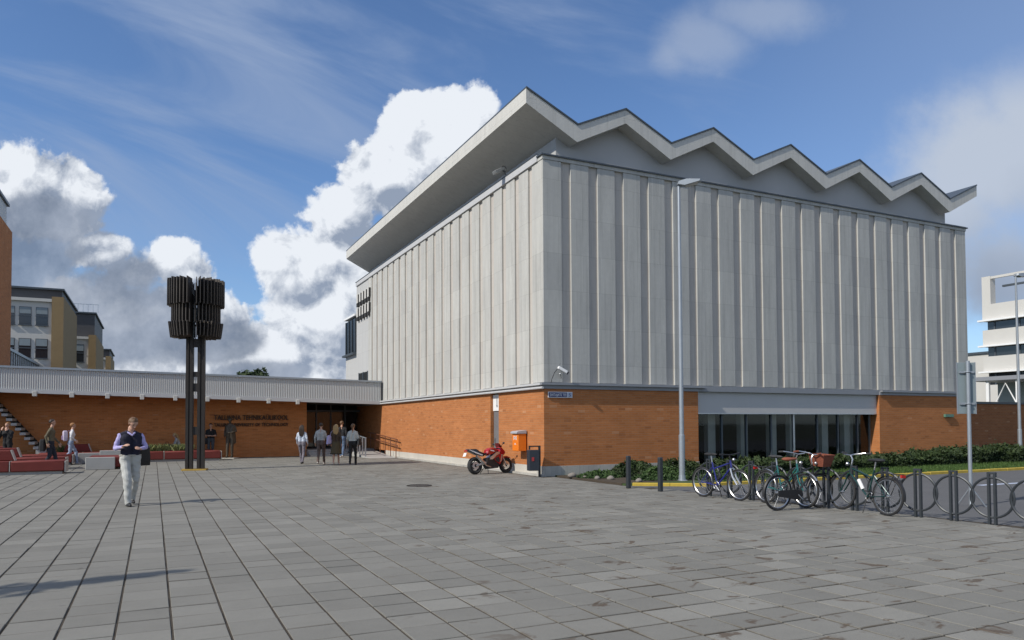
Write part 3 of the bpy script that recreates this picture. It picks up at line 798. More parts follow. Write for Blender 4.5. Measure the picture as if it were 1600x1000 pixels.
# raised lettering on the brick
sg = thing('wall_lettering', 'two rows of dark raised university lettering on the brick entrance wall', 'lettering', (2.77, 40.6, 1.6))
LETT = mat('bronze_letters', (0.045, 0.025, 0.018), 0.5, 0.3)
text('letter_row', 'TALLINNA TEHNIKA\u00dcLIKOOL', 0.36, (0.0, -0.05, 0.33), (R(90), 0, 0), LETT, sg, 0.04, 3.67)
text('letter_row', 'TALLINN UNIVERSITY OF TECHNOLOGY', 0.25, (0.0, -0.04, 0.0), (R(90), 0, 0), LETT, sg, 0.03, 3.67)

# cantilevered stair on the left of the wing wall
stair = thing('outdoor_stair', 'flight of pale concrete treads climbing the brick entrance wall', 'stairs', (-4.65, 40.5, 0))
for i in range(15):
    bx('tread', (-0.20 - i * 0.172, -1.2, 0.62 + i * 0.212), (0.03 - i * 0.172, -0.02, 0.74 + i * 0.212), BENCHC, stair, bevel=0.006)
q = MB(); q.add([(0.1, 0.0, 0.30), (0.1, 0.0, 0.62), (-2.6, 0.0, 3.9), (-2.6, 0.0, 3.45), (0.1, 0.5, 0.30), (0.1, 0.5, 0.62), (-2.6, 0.5, 3.9), (-2.6, 0.5, 3.45)], [(0, 1, 2, 3), (7, 6, 5, 4), (1, 5, 6, 2), (3, 7, 4, 0), (0, 4, 5, 1), (2, 6, 7, 3)])
q.build('shade_strip', DARKIN, stair)  # near-black strip, shade behind and under the treads put into colour
bx('foot_block', (-0.1, -1.2, 0.0), (0.3, -0.02, 0.6), BENCHC, stair)

# ramp with rails beside the hall
ramp = thing('access_ramp', 'short concrete ramp with metal handrails leading up to the glass entrance', 'ramp', (9.55, 35.9, 0))
q = MB(); q.add([(0, 0, 0), (1.35, 0, 0), (1.35, 5.1, 0.34), (0, 5.1, 0.34), (0, 0, -0.05), (1.35, 0, -0.05), (1.35, 5.1, -0.05), (0, 5.1, -0.05)], [(0, 1, 2, 3), (0, 4, 5, 1), (1, 5, 6, 2), (2, 6, 7, 3), (3, 7, 4, 0)])
q.build('slope', BENCHC, ramp)
for i in range(8):
    yy = 0.9 + i * 0.58; q = MB(); q.box((0.03, yy - 0.03, yy * 0.066), (0.09, yy + 0.03, yy * 0.066 + 0.95)); q.build('baluster', STEEL, ramp)
q = MB(); q.tube([(0.06, 0.8, 0.98), (0.06, 5.0, 1.26)], 0.03, 8); q.build('handrail', STEEL, ramp, True)
for zz in (0.92, 0.62):
    q = MB(); q.tube([(1.28, -0.6, zz - 0.15), (1.28, -0.5, zz), (1.28, 5.0, zz + 0.33)], 0.028, 8); q.build('handrail', WOOD, ramp, True)
for i in range(6):
    yy = -0.3 + i * 0.95; q = MB(); q.tube([(1.28, yy, 0.0), (1.28, yy, 0.93 + yy * 0.06)], 0.022, 6); q.build('rail_post', WOOD, ramp)

# ------------------------------------------------------------------ sculpted lamp of fins
def fin_lamp(loc, label):
    t = thing('fin_sculpture', label, 'sculpture', loc, R(-12))
    bp = MB(); bp.box((-0.42, -0.30, 0.0), (0.42, 0.30, 0.05)); bp.build('base_plate', mat('ochre_base', (0.42, 0.27, 0.05), 0.8, 0, 0.3, 8), t)
    for sx in (-1, 1):
        for dx_ in (-0.075, 0.075):
            bx('post', (sx * 0.20 + dx_ - 0.05, -0.14 + abs(dx_ - 0.075) * .3, 0.05), (sx * 0.20 + dx_ + 0.05, 0.14, 6.5), IRON, t)
        bx('web', (sx * 0.20 - 0.025, -0.05, 0.05), (sx * 0.20 + 0.025, 0.05, 6.5), IRON, t)
    for zz in (1.3, 2.9, 3.45, 4.55, 6.15):
        bx('tie', (-0.14, -0.10, zz), (0.14, 0.10, zz + (0.3 if zz != 3.45 else 0.18)), IRON, t)
    core = MB()
    for sx in (-1, 1): core.box((sx * 0.33 - 0.22, -0.5, 4.95), (sx * 0.33 + 0.22, 0.5, 6.75))
    core.build('core', IRON, t)
    for (z0, z1, r0, r1, nn) in ((6.06, 7.02, 0.40, 0.96, 46), (5.40, 6.10, 0.38, 0.82, 40), (4.90, 5.44, 0.38, 0.92, 42)):
        mb = MB(); sl = 0.07 if z0 < 5 else 0.0
        mb.add([(r0, -0.013, z0), (r1 - sl, -0.013, z0), (r1, -0.013, z1), (r0, -0.013, z1), (r0, 0.013, z0), (r1 - sl, 0.013, z0), (r1, 0.013, z1), (r0, 0.013, z1)],
               [(0, 1, 2, 3), (7, 6, 5, 4), (0, 4, 5, 1), (1, 5, 6, 2), (2, 6, 7, 3), (3, 7, 4, 0)])
        me = mb.mesh('fin', FIN)
        for k in range(nn):
            a = 2 * math.pi * (k + 0.5) / nn
            if abs(math.cos(a)) < 0.07: continue
            o = link('fin', me, t); o.rotation_euler = (0, 0, a); o.location = (0.03 * (1 if math.cos(a) > 0 else -1), 0, 0.02 * math.sin(k * 2.3))
    return t
fin_lamp((1.39, 29.75, 0), 'tall dark twin post sculpture crowned with vertical fins on the square')
# ------------------------------------------------------------------ red benches
def bench(label, loc, rz, length, seams, back=None, endcaps=(True, True), grey=False):
    t = thing('bench', label, 'bench', loc, rz, 'red benches on the square')
    D = 0.95
    bx('base', (0.08, 0.10, 0.0), (length - 0.08, D - 0.08, 0.12), BENCHC if not grey else BENCHC, t)
    xs_ = [0.0] + seams + [length]
    for a, c in zip(xs_[:-1], xs_[1:]):
        q = MB(); q.box((a + 0.012, 0.0, 0.10), (c - 0.012, D, 0.46)); q.build('cushion', REDFAB, t, bevel=0.035, smooth=True)
    for s_ in seams:
        bx('seam', (s_ - 0.011, 0.004, 0.12), (s_ + 0.011, D - 0.02, 0.462), SEAM, t)
    if endcaps[0]: bx('end_panel', (-0.03, 0.02, 0.06), (0.010, D - 0.02, 0.44), SEAM if not grey else BENCHC, t, 0.008)
    if endcaps[1]: bx('end_panel', (length - 0.010, 0.02, 0.06), (length + 0.03, D - 0.02, 0.44), SEAM if not grey else BENCHC, t, 0.008)
    if back:
        for (a, c) in back:
            q = MB(); q.plate([(a, 0.47), (c, 0.47), (c - 0.12, 0.82), (a + 0.12, 0.82)], D - 0.40, D - 0.08); q.build('backrest', REDFAB, t, bevel=0.02)
            q = MB(); q.plate([(c + 0.004, 0.47), (c + 0.04, 0.47), (c - 0.08, 0.83), (c - 0.116, 0.83)], D - 0.41, D - 0.07); q.build('backrest_edge', SEAM, t)
    return t
bench('front red bench with pale seams and a backrest at its far left', (-7.6, 29.85, 0), 0.0, 4.85, [1.0, 3.25], [(0.2, 3.3)])
bench('red bench just behind the front one with a long backrest', (-8.4, 33.3, 0), 0.0, 5.35, [1.2, 3.3], [(0.2, 3.8)])
bench('third red bench of the left row with a low sloping backrest', (-9.2, 36.6, 0), 0.0, 6.1, [2.0, 4.1], [(0.2, 3.9)])
bench('long red bench behind the fin sculpture below the wall lettering', (-1.3, 37.6, 0), 0.0, 4.2, [1.75, 3.35])
bench('red bench in the middle with a trapezoid backrest near the wall', (-4.6, 38.9, 0), 0.0, 4.4, [1.7, 3.0], [(0.9, 2.0)])
bench('red bench at the foot of the brick wall beside pale grass', (-1.7, 39.3, 0), 0.0, 4.4, [2.2])

def grey_block(label, loc, sz, red=True):
    t = thing('bench_end', label, 'bench', loc, 0, 'grey ended benches on the square')
    q = MB(); q.box((0, 0, 0.0), (sz[0], 0.12, sz[2])); q.build('end_panel', BENCHC, t, bevel=0.015)
    q = MB(); q.box((0.03, 0.122, 0.08), (sz[0] + 0.2, sz[1], sz[2] - 0.01)); q.build('cushion', REDFAB, t, bevel=0.035, smooth=True)
    bx('base', (0.1, 0.2, 0), (sz[0] - 0.1, sz[1] - 0.1, 0.09), BENCHC, t)
    return t
grey_block('grey concrete bench end with red cushion behind the walking man', (-2.28, 31.9, 0), (0.98, 2.6, 0.47))
grey_block('grey concrete bench end one row further back than the walking man', (-2.05, 36.1, 0), (0.95, 1.2, 0.60))
grey_block('pale concrete bench end beside the woman in white', (-2.95, 37.4, 0), (0.98, 1.6, 0.47))

def grass_pot(label, loc, s_, seed):
    rg = random.Random(seed)
    t = thing('grass_planter', label, 'planter', loc, 0, 'planters of pale grass')
    q = MB(); q.box((-0.45 * s_, -0.3, 0), (0.45 * s_, 0.3, 0.35)); q.build('tub', BENCHC, t, bevel=0.02)
    q = MB()
    for k in range(420):
        x, y = rg.uniform(-.42, .42) * s_, rg.uniform(-.26, .26); h_ = rg.uniform(.25, .5); lx, ly = rg.gauss(0, .13), rg.gauss(0, .13); q.ct = rg.random()
        q.add([(x - .008, y, .34), (x + .008, y, .34), (x + lx * .5 + .006, y + ly * .5, .34 + h_ * .7), (x + lx, y + ly, .34 + h_)], [(0, 1, 2, 3)])
    q.build('grass_tuft', PALEG, t, tint=True)
grass_pot('planter of pale grass behind the man in the olive jacket', (-3.4, 40.2, 0), 1.2, 1)
grass_pot('planter of pale grass between the walking man and the fin sculpture', (0.2, 38.9, 0), 1.2, 2)
grass_pot('planter of pale grass just left of the sculpture posts', (1.25, 38.8, 0), 0.8, 3)

# ------------------------------------------------------------------ street lamps, sign, bollards, cycle rings
def street_lamp(label, loc, h, ang, arm=0.42):
    t = thing('street_lamp', label, 'street lamp', loc, ang, 'galvanised street lamps')
    q = MB(); q.tube([(0, 0, 0), (0, 0, 1.3), (0, 0, 1.32), (0, 0, h)], [0.085, 0.085, 0.066, 0.040], 12); q.build('pole', STEEL, t, True)
    q = MB(); q.lathe([(0.16, 0.0), (0.16, 0.02), (0.10, 0.05), (0.09, 0.18)], 12); q.build('pole_foot', STEEL, t)
    q = MB(); q.tube([(0, 0, h - 0.05), (0.05, 0, h), (0.2, 0, h + 0.03)], 0.035, 8); q.build('arm', STEEL, t, True)
    q = MB(); q.plate([(-0.05, h + 0.02), (0.15, h - 0.03), (arm + 0.2, h + 0.07), (arm + 0.22, h + 0.13), (arm * 0.5, h + 0.17), (0.0, h + 0.12)], -0.12, 0.12, 0.12); hd = q.build('lamp_head', STEEL, t)
    q = MB(); q.add([(0.18, -0.12, h - 0.034), (arm + 0.12, -0.12, h + 0.044), (arm + 0.12, 0.12, h + 0.044), (0.18, 0.12, h - 0.034)], [(3, 2, 1, 0)]); q.build('lens', mat('lamp_lens', (0.5, 0.5, 0.48), 0.2), hd)
    return t
street_lamp('tall galvanised street lamp in the planting bed before the ribbed hall', (13.46, 16.8, 0), 8.42, R(-40))
street_lamp('slender street lamp on the lawn in front of the white building', (33.9, 19.4, 0), 8.0, R(-10), 0.8)

sp = thing('sign_post', 'back of a grey traffic sign on a steel post by the cycle rings', 'sign', (14.37, 9.16, -0.03), R(-30))
q = MB(); q.tube([(0, 0, 0), (0, 0, 2.86)], 0.036, 10); q.build('post', STEEL, sp, True)
SIGNB = mat('sign_back', (0.235, 0.285, 0.30), 0.5, 0.2, 0.06)
q = MB(); q.box((-0.185, 0.05, 1.82), (0.165, 0.062, 2.83)); q.build('sign_panel', SIGNB, sp, bevel=0.003)
q = MB(); q.box((-0.19, 0.045, 1.815), (-0.175, 0.07, 2.835)); q.box((0.155, 0.045, 1.815), (0.17, 0.07, 2.835)); q.build('sign_edge', STEEL, sp)
for zz in (2.0, 2.62):
    q = MB(); q.box((-0.15, 0.018, zz), (0.13, 0.05, zz + 0.04)); q.ring((0, 0, zz + 0.02), (0, 0, 1), 0.042, 0.012, 12, 5); q.build('bracket', STEEL, sp)
for a in (0, 2.1, 4.2):
    q = MB(); q.tube([(0.03 * math.cos(a), 0.03 * math.sin(a), 0.35), (0.28 * math.cos(a), 0.28 * math.sin(a), 0.0)], 0.015, 6); q.build('stay', STEEL, sp)

for (x, y, lb) in ((10.82, 15.62, 'dark steel bollard nearest the motorcycle and the bin'), (10.97, 14.51, 'dark steel bollard next to the street lamp foot')):
    t = thing('bollard', lb, 'bollard', (x, y, 0), 0, 'two bollards at the bed corner')
    q = MB(); q.box((-0.05, -0.05, 0), (0.05, 0.05, 0.80)); q.build('shaft', DSTEEL, t, bevel=0.012)
    q = MB(); q.box((-0.042, -0.042, 0.801), (0.042, 0.042, 0.82)); q.build('cap', FLASH, t)

def ring_stand():
    t = thing('cycle_ring', 'dark steel cycle ring on two flat posts in the rack row', 'cycle stand', (0, 0, 0), 0, 'cycle rings in one row')
    q = MB(); q.ring((0, 0, 0.43), (0, 1, 0), 0.315, 0.021, 32, 6); q.build('ring', DSTEEL, t, True)
    for sx in (-1, 1):
        q = MB(); q.box((sx * 0.045 - 0.018, -0.028, 0), (sx * 0.045 + 0.018, 0.028, 0.83)); q.build('post', DSTEEL, t, bevel=0.004)
    q = MB(); q.box((-0.063, -0.026, 0.80), (0.063, 0.026, 0.828)); q.build('post_cap', DSTEEL, t)
    return t
rp = ring_stand()
order = ['row end ring of the cycle rack, cut by the picture edge', 'empty cycle ring right beside the sign post', 'empty cycle ring, second from the sign post', 'empty cycle ring next to the green bicycle', 'cycle ring behind the rear wheel of the green bicycle', 'cycle ring behind the front wheel of the green bicycle', 'cycle ring beside the basket of the black bicycle', 'cycle ring behind the black bicycle frame',
         'cycle ring by the rear wheel of the teal bicycle', 'cycle ring in front of the blue bicycle', 'cycle ring in the middle of the blue bicycle', 'far end cycle ring behind the blue bicycle']
for i, k in enumerate(range(-1, 11)):
    o = rp if i == 0 else copy_tree(rp)
    o.location = (11.97 - 0.072 * k, 7.29 + 0.581 * k, 0); o.rotation_euler = (0, 0, R(97) + random.gauss(0, 0.02))
    o['label'] = order[i]

# ------------------------------------------------------------------ bicycles
def bicycle(label, rear, front, colr, saddle_c, basket=False, chaincase=False, fenders=None, bottle=False, rack=False, swept=True, lean=0.05, susp=False, tyre=None, dropbar=False, lowstep=False):
    rear = Vector((*rear, 0)); front = Vector((*front, 0)); d = front - rear
    t = thing('bicycle', label, 'bicycle', rear, math.atan2(d.y, d.x), 'bicycles in the rack')
    t.rotation_euler = (lean, 0, math.atan2(d.y, d.x))
    wb = 1.05; r = 0.335
    fm = mat('bicycle_paint_' + '_'.join('%02d' % int(c * 99) for c in colr), colr, 0.3, 0.2, 0.05, coat=0.4)
    sm_ = mat('saddle_%02d_%02d' % (int(saddle_c[0] * 99), int(saddle_c[2] * 99)), saddle_c, 0.6)
    for wx in (0, wb):
        w = MB(); w.ring((wx, 0, r), (0, 1, 0), r - 0.021, 0.0225, 32, 6); wo = w.build('wheel', RUBBER, t, True)
        w = MB(); w.ring((wx, 0, r), (0, 1, 0), r - 0.048, 0.012, 32, 5); w.build('rim', CHROME if not tyre else tyre, wo, True)
        w = MB()
        for k in range(20):
            a = 2 * math.pi * k / 20; s_ = 0.025 if k % 2 else -0.025
            w.tube([(wx + 0.02 * math.cos(a + 1), s_, r + 0.02 * math.sin(a + 1)), (wx + (r - .05) * math.cos(a), 0, r + (r - .05) * math.sin(a))], 0.0016, 3, False)
        w.build('spokes', ALU, wo)
        w = MB(); w.lathe([(0.022, -0.05), (0.022, 0.05)], 10, (wx, 0, r), 'y'); w.build('hub', ALU, wo, True)
    bb = (0.44, 0, 0.29); st = (0.30, 0, 0.78); ht = (0.83, 0, 0.84); hb = (0.86, 0, 0.70)
    f = MB()
    f.tube([bb, st], 0.016, 8); f.tube([bb, hb], 0.019, 8); f.tube([ht, hb], 0.020, 8)
    tt = (0.345, 0, 0.64) if not lowstep else (0.405, 0, 0.42)
    f.tube([tt, (ht[0] + 0.01, 0, ht[2] - 0.05)] if not lowstep else [tt, (0.62, 0, 0.52), (0.83, 0, 0.76)], 0.016, 8)
    for s_ in (-1, 1):
        f.tube([(0, s_ * .055, r), (bb[0] - 0.03, s_ * .03, bb[2])], 0.009, 6); f.tube([(0, s_ * .055, r), (st[0] + 0.02, s_ * .02, st[2] - 0.10)], 0.008, 6)
    f.build('frame', fm, t, True)
    fk = MB()
    for s_ in (-1, 1):
        fk.tube([(hb[0] + 0.01, s_ * .045, hb[2] - 0.03), (0.93, s_ * .05, 0.5), (wb, s_ * .05, r)], 0.013 if not susp else 0.02, 8)
    fk.tube([(hb[0] + 0.01, -.05, hb[2] - 0.03), (hb[0] + 0.01, .05, hb[2] - 0.03)], 0.018, 8)
    fk.build('fork', ALU if susp else fm, t, True)
    sp_ = MB(); sp_.tube([st, (0.275, 0, 0.93)], 0.013, 8); sp_.build('seat_post', CHROME, t, True)
    sa = MB(); sa.ball((0.22, 0, 0.955), (0.13, 0.085, 0.035), 12, 7); sa.ball((0.34, 0, 0.955), (0.12, 0.035, 0.028), 10, 6); sa.build('saddle', sm_, t, True)
    hz = 1.04 if swept else 0.98
    h = MB(); h.tube([ht, (0.81, 0, 0.95), (0.85, 0, hz - 0.02)], 0.014, 8)
    h.tube([(0.66, -0.29, hz + .02), (0.78, -0.27, hz + .03), (0.90, -0.12, hz), (0.86, 0, hz - .02), (0.90, 0.12, hz), (0.78, 0.27, hz + .03), (0.66, 0.29, hz + .02)] if swept else [(0.82, -0.29, hz), (0.86, 0, hz - .02), (0.82, 0.29, hz)], 0.012, 8)
    hb_ = h.build('handlebar', CHROME if swept else BLACK, t, True)
    for s_ in (-1, 1):
        g = MB(); a_ = (0.66, s_ * 0.29, hz + .02) if swept else (0.82, s_ * 0.29, hz); c_ = (0.76, s_ * 0.275, hz + .028) if swept else (0.835, s_ * 0.18, hz - 0.008)
        g.tube([a_, c_], 0.018, 8); g.build('grip', sm_ if swept else BLACK, hb_, True)
    cr = MB(); cr.ring(bb, (0, 1, 0), 0.085, 0.006, 20, 4); cr.v = [(v[0], v[1] - 0.04, v[2]) for v in cr.v]
    cr.tube([(bb[0], -0.06, bb[2]), (bb[0] + 0.12, -0.07, bb[2] - 0.11)], 0.01, 6); cr.tube([(bb[0], 0.06, bb[2]), (bb[0] - 0.12, 0.07, bb[2] + 0.11)], 0.01, 6)
    co = cr.build('crank', ALU, t)
    for s_ in (-1, 1):
        p_ = MB(); p_.cbox((bb[0] - s_ * 0.12, s_ * 0.12, bb[2] + s_ * 0.11), (0.09, 0.09, 0.02)); p_.build('pedal', BLACK, co)
    if chaincase:
        c = MB(); c.plate([(-0.05, .30), (-0.03, .38), (0.42, .385), (0.52, .36), (0.55, .29), (0.52, .21), (0.42, .19), (-0.02, .27)], -0.062, -0.035); c.build('chain_guard', BLACK, t)
    else:
        c = MB(); c.tube([(0, -0.045, r + 0.035), (bb[0], -0.045, bb[2] + 0.085)], 0.004, 4); c.tube([(0, -0.045, r - 0.035), (bb[0], -0.045, bb[2] - 0.085)], 0.004, 4); c.build('chain', FLASH, t)
    if fenders:
        for wx, a0, a1 in ((0, R(-60), R(100)), (wb, R(-30), R(120))):
            fe = MB(); n_ = 16; o_ = 0
            for i in range(n_ + 1):
                a = R(90) + (a0 + (a1 - a0) * i / n_) - R(10) if wx == 0 else R(90) - (a0 + (a1 - a0) * i / n_) + R(50)
                a = R(190) - R(150) * i / n_ if wx == 0 else R(165) - R(130) * i / n_
                for yy in (-0.03, 0.0, 0.03):
                    k_ = r + 0.03 - (0.012 if yy else 0)
                    fe.v.append((wx + k_ * math.cos(a), yy, r + k_ * math.sin(a)))
            for i in range(n_):
                for j in range(2): fe.face([i * 3 + j, i * 3 + j + 1, i * 3 + 4 + j, i * 3 + 3 + j])
            fe.build('mudguard', fenders, t, True)
    if rack:
        k_ = MB(); k_.tube([(-0.28, -.06, .73), (0.22, -.06, .73), (0.22, .06, .73), (-0.28, .06, .73)], 0.008, 6, True, True)
        for s_ in (-1, 1): k_.tube([(-.18, s_ * .06, .73), (0, s_ * .06, r)], 0.007, 6)
        for xx in (-.2, -.05, .1): k_.tube([(xx, -.06, .73), (xx, .06, .73)], 0.006, 5)
        k_.build('carrier', BLACK, t, True)
        rl = MB(); rl.cbox((-0.31, 0, 0.70), (0.03, 0.09, 0.05)); rl.build('reflector', mat('red_reflector', (0.45, 0.02, 0.015), 0.3), t)
    if basket:
        bk = MB(); T = [(-.13, -.19, .22), (.15, -.19, .22), (.15, .19, .22), (-.13, .19, .22)]; Bo = [(-.10, -.14, 0), (.10, -.14, 0), (.10, .14, 0), (-.10, .14, 0)]
        off = Vector((1.06, 0, 0.80))
        for s_ in (1.0, 0.93):
            bk.add([tuple(Vector((p[0] * s_, p[1] * s_, p[2])) + off) for p in Bo] + [tuple(Vector((p[0] * s_, p[1] * s_, p[2])) + off) for p in T], [(0, 1, 5, 4), (1, 2, 6, 5), (2, 3, 7, 6), (3, 0, 4, 7)] + ([(0, 3, 2, 1)] if s_ == 1 else []))
        bo_ = bk.build('basket', mat('wicker_brown', (0.20, 0.055, 0.028), 0.75, 0, 0.3, 25, 0.6, 60), t)
        rr_ = MB(); rr_.tube([tuple(Vector(p) + off) for p in T], 0.011, 6, True, True); rr_.build('basket_rim', mat('wicker_brown', (0.2, 0.06, 0.03)), bo_, True)
    if bottle:
        bt = MB(); bt.tube([(0.55, 0, 0.42), (0.60, 0, 0.50), (0.655, 0, 0.585)], 0.034, 10); bt.build('water_bottle', WHITE, t, True)
    lm = MB(); lm.ball((0.93, 0, 0.86), (0.035, 0.035, 0.035), 8, 6); lm.build('headlamp', CHROME, t, True)
    ks = MB(); ks.tube([(0.40, 0.06, 0.28), (0.33, 0.22, 0.015)], 0.009, 6); ks.build('kick_stand', BLACK, t, True)
    return t

bicycle('blue mountain bicycle with silver suspension fork in the far rings', (11.00, 13.0), (11.07, 11.95), (0.02, 0.025, 0.20), (0.02, 0.02, 0.02), swept=False, susp=True, lean=0.03)
bicycle('teal bicycle with silver mudguards standing behind the black one', (11.26, 11.40), (11.22, 10.36), (0.015, 0.13, 0.12), (0.04, 0.04, 0.04), fenders=ALU, lean=-0.03, lowstep=True, rack=True)
bicycle('black roadster bicycle with brown wicker basket and brown saddle', (10.45, 10.29), (11.48, 10.26), (0.02, 0.02, 0.02), (0.24, 0.07, 0.035), basket=True, chaincase=True, fenders=BLACK, rack=False, lean=0.05)
bicycle('dark green bicycle with white bottle and carrier by the empty rings', (11.55, 8.84), (11.65, 9.88), (0.008, 0.045, 0.042), (0.02, 0.02, 0.022), bottle=True, rack=True, fenders=BLACK, lean=0.05)

# ------------------------------------------------------------------ motorcycle
mo = thing('motorcycle', 'red and black sports motorcycle parked nose to the brick wall', 'motorcycle', (9.50, 22.42, 0), R(-2))
mo.rotation_euler = (R(-5), 0, R(8)); mo.scale = (0.86, 0.86, 0.90)
wb = 1.40
for wx, rr, ww in ((0, 0.315, 0.085), (wb, 0.30, 0.06)):
    w = MB(); w.ring((wx, 0, rr), (0, 1, 0), rr - 0.065, 0.068, 32, 10); w.v = [(v[0], v[1] * (ww / 0.06), v[2]) for v in w.v]
    wo = w.build('wheel', RUBBER, mo, True)
    w = MB(); w.ring((wx, 0, rr), (0, 1, 0), rr - 0.125, 0.018, 28, 6)
    for k in range(5):
        a = 2 * math.pi * k / 5 + 0.3; w.tube([(wx, 0, rr), (wx + (rr - .12) * math.cos(a), 0, rr + (rr - .12) * math.sin(a))], [0.03, 0.016], 6)
    w.build('rim', mat('dark_alloy', (0.10, 0.10, 0.10), 0.4, 0.7), wo, True)
    w = MB()
    for s_ in (-1, 1): w.lathe([(0.06, s_ * 0.075), (0.14, s_ * 0.075), (0.14, s_ * 0.08), (0.06, s_ * 0.08)], 24, (wx, 0, rr), 'y', False)
    w.build('brake_disc', CHROME, wo)
def mplate(name, poly, w, mt, inset=0.2):
    q = MB(); q.plate(poly, -w / 2, w / 2, inset); return q.build(name, mt, mo, True)
mplate('tail_fairing', [(-0.32, 0.92), (-0.36, 0.86), (0.05, 0.70), (0.36, 0.64), (0.44, 0.70), (0.14, 0.82), (0.02, 0.92)], 0.26, mat('black_lacquer', (0.015, 0.015, 0.02), 0.25, coat=0.5))
q = MB()
for s_ in (-1, 1): q.add([(-0.27, s_ * .132, .905), (0.02, s_ * .132, .80), (0.30, s_ * .134, .70), (0.28, s_ * .134, .67), (-0.02, s_ * .134, .77), (-0.29, s_ * .132, .885)], [(0, 1, 2, 3, 4, 5)])
q.build('tail_stripe', WHITE, mo)
mplate('seat', [(-0.22, 0.925), (0.04, 0.925), (0.16, 0.835), (0.44, 0.735), (0.56, 0.78), (0.50, 0.70), (0.12, 0.79), (0.0, 0.88)], 0.22, BLACK)
mplate('fuel_tank', [(0.46, 0.72), (0.50, 0.87), (0.62, 0.95), (0.80, 0.965), (0.98, 0.90), (0.98, 0.78), (0.76, 0.70), (0.56, 0.66)], 0.30, RED, 0.3)
q = MB()
for s_ in (-1, 1): q.add([(0.62, s_ * .152, .875), (0.80, s_ * .152, .85), (0.83, s_ * .152, .80), (0.66, s_ * .152, .835)], [(0, 1, 2, 3)])
q.build('tank_stripe', WHITE, mo)
q = MB()
for s_ in (-1, 1): q.add([(1.10, s_ * .203, .70), (1.17, s_ * .203, .69), (1.10, s_ * .203, .46), (1.03, s_ * .203, .40), (1.07, s_ * .203, .55)], [(0, 1, 2, 3, 4)])
q.build('fairing_flash', ALU, mo)
q = MB()
for s_ in (-1, 1): q.add([(0.80, s_ * .203, .56), (0.97, s_ * .203, .62), (1.02, s_ * .203, .50), (0.98, s_ * .203, .38), (0.84, s_ * .203, .46)], [(0, 1, 2, 3, 4)])
q.build('fairing_vent', BLACK, mo)
mplate('main_frame', [(0.58, 0.52), (0.62, 0.60), (0.90, 0.78), (1.02, 0.80), (1.04, 0.73), (0.88, 0.66), (0.70, 0.52)], 0.41, ALU, 0.0)
mplate('side_fairing', [(0.70, 0.60), (0.90, 0.72), (1.06, 0.76), (1.22, 0.70), (1.20, 0.52), (1.02, 0.30), (0.82, 0.44)], 0.40, RED, 0.12)
mplate('belly_pan', [(0.42, 0.28), (0.50, 0.44), (0.86, 0.46), (1.06, 0.34), (1.00, 0.20), (0.5, 0.17)], 0.32, BLACK, 0.12)
mplate('engine', [(0.42, 0.30), (0.46, 0.58), (0.74, 0.62), (0.92, 0.50), (0.88, 0.30)], 0.34, mat('engine_grey', (0.030, 0.030, 0.030), 0.45, 0.4), 0.1)
mplate('nose_fairing', [(1.02, 0.78), (1.06, 0.98), (1.16, 0.98), (1.34, 0.80), (1.33, 0.70), (1.20, 0.64)], 0.34, RED, 0.3)
mplate('windscreen', [(1.05, 0.98), (1.02, 1.12), (1.06, 1.12), (1.22, 0.96), (1.16, 0.94)], 0.28, mat('smoked_red_screen', (0.12, 0.01, 0.012), 0.15), 0.25)
q = MB()
for s_ in (-1, 1): q.cbox((1.33, s_ * 0.07, 0.76), (0.03, 0.09, 0.06))
q.build('headlight', CHROME, mo, bevel=0.01)
q = MB()
for s_ in (-1, 1): q.tube([(1.10, s_ * 0.10, 0.86), (wb - 0.02, s_ * 0.10, 0.30)], [0.028, 0.024], 10)
q.build('fork', ALU, mo, True)
mplate('front_mudguard', [(1.16, 0.50), (1.22, 0.60), (1.40, 0.64), (1.56, 0.60), (1.66, 0.50), (1.56, 0.55), (1.40, 0.585), (1.26, 0.55)], 0.15, RED, 0.1)
q = MB(); q.tube([(0, -0.13, 0.315), (0.42, -0.12, 0.40)], [0.035, 0.05], 8); q.tube([(0, 0.13, 0.315), (0.42, 0.12, 0.40)], [0.035, 0.05], 8); q.build('swingarm', ALU, mo, True)
q = MB(); q.tube([(0.62, -0.15, 0.24), (0.42, -0.17, 0.30), (0.28, -0.18, 0.42)], 0.026, 8); q.tube([(0.30, -0.18, 0.41), (-0.02, -0.20, 0.66)], [0.055, 0.062], 12); q.build('exhaust', CHROME, mo, True)
q = MB(); q.tube([(0.98, -0.34, 0.90), (1.02, -0.14, 0.93), (1.02, 0.14, 0.93), (0.98, 0.34, 0.90)], 0.016, 8); q.build('handlebar', BLACK, mo, True)
for s_ in (-1, 1):
    q = MB(); q.tube([(1.14, s_ * 0.12, 0.98), (1.12, s_ * 0.32, 1.08)], 0.010, 6); q.ball((1.12, s_ * 0.37, 1.10), (0.025, 0.075, 0.04), 10, 6); q.build('mirror', BLACK, mo, True)
q = MB(); q.cbox((-0.36, 0, 0.86), (0.04, 0.20, 0.05)); q.build('tail_light', mat('red_lens', (0.4, 0.02, 0.02), 0.2), mo)
q = MB(); q.obox((-0.42, 0, 0.72), (0.012, 0.20, 0.14), Matrix.Rotation(R(25), 3, 'Y')); q.build('number_plate', WHITE, mo)
q = MB(); q.tube([(0.46, 0.12, 0.22), (0.40, 0.30, 0.02)], 0.014, 6); q.build('side_stand', BLACK, mo, True)
q = MB(); q.tube([(0.50, -0.12, 0.24), (0.49, -0.16, 0.01)], 0.014, 6); q.build('centre_stand', BLACK, mo, True)

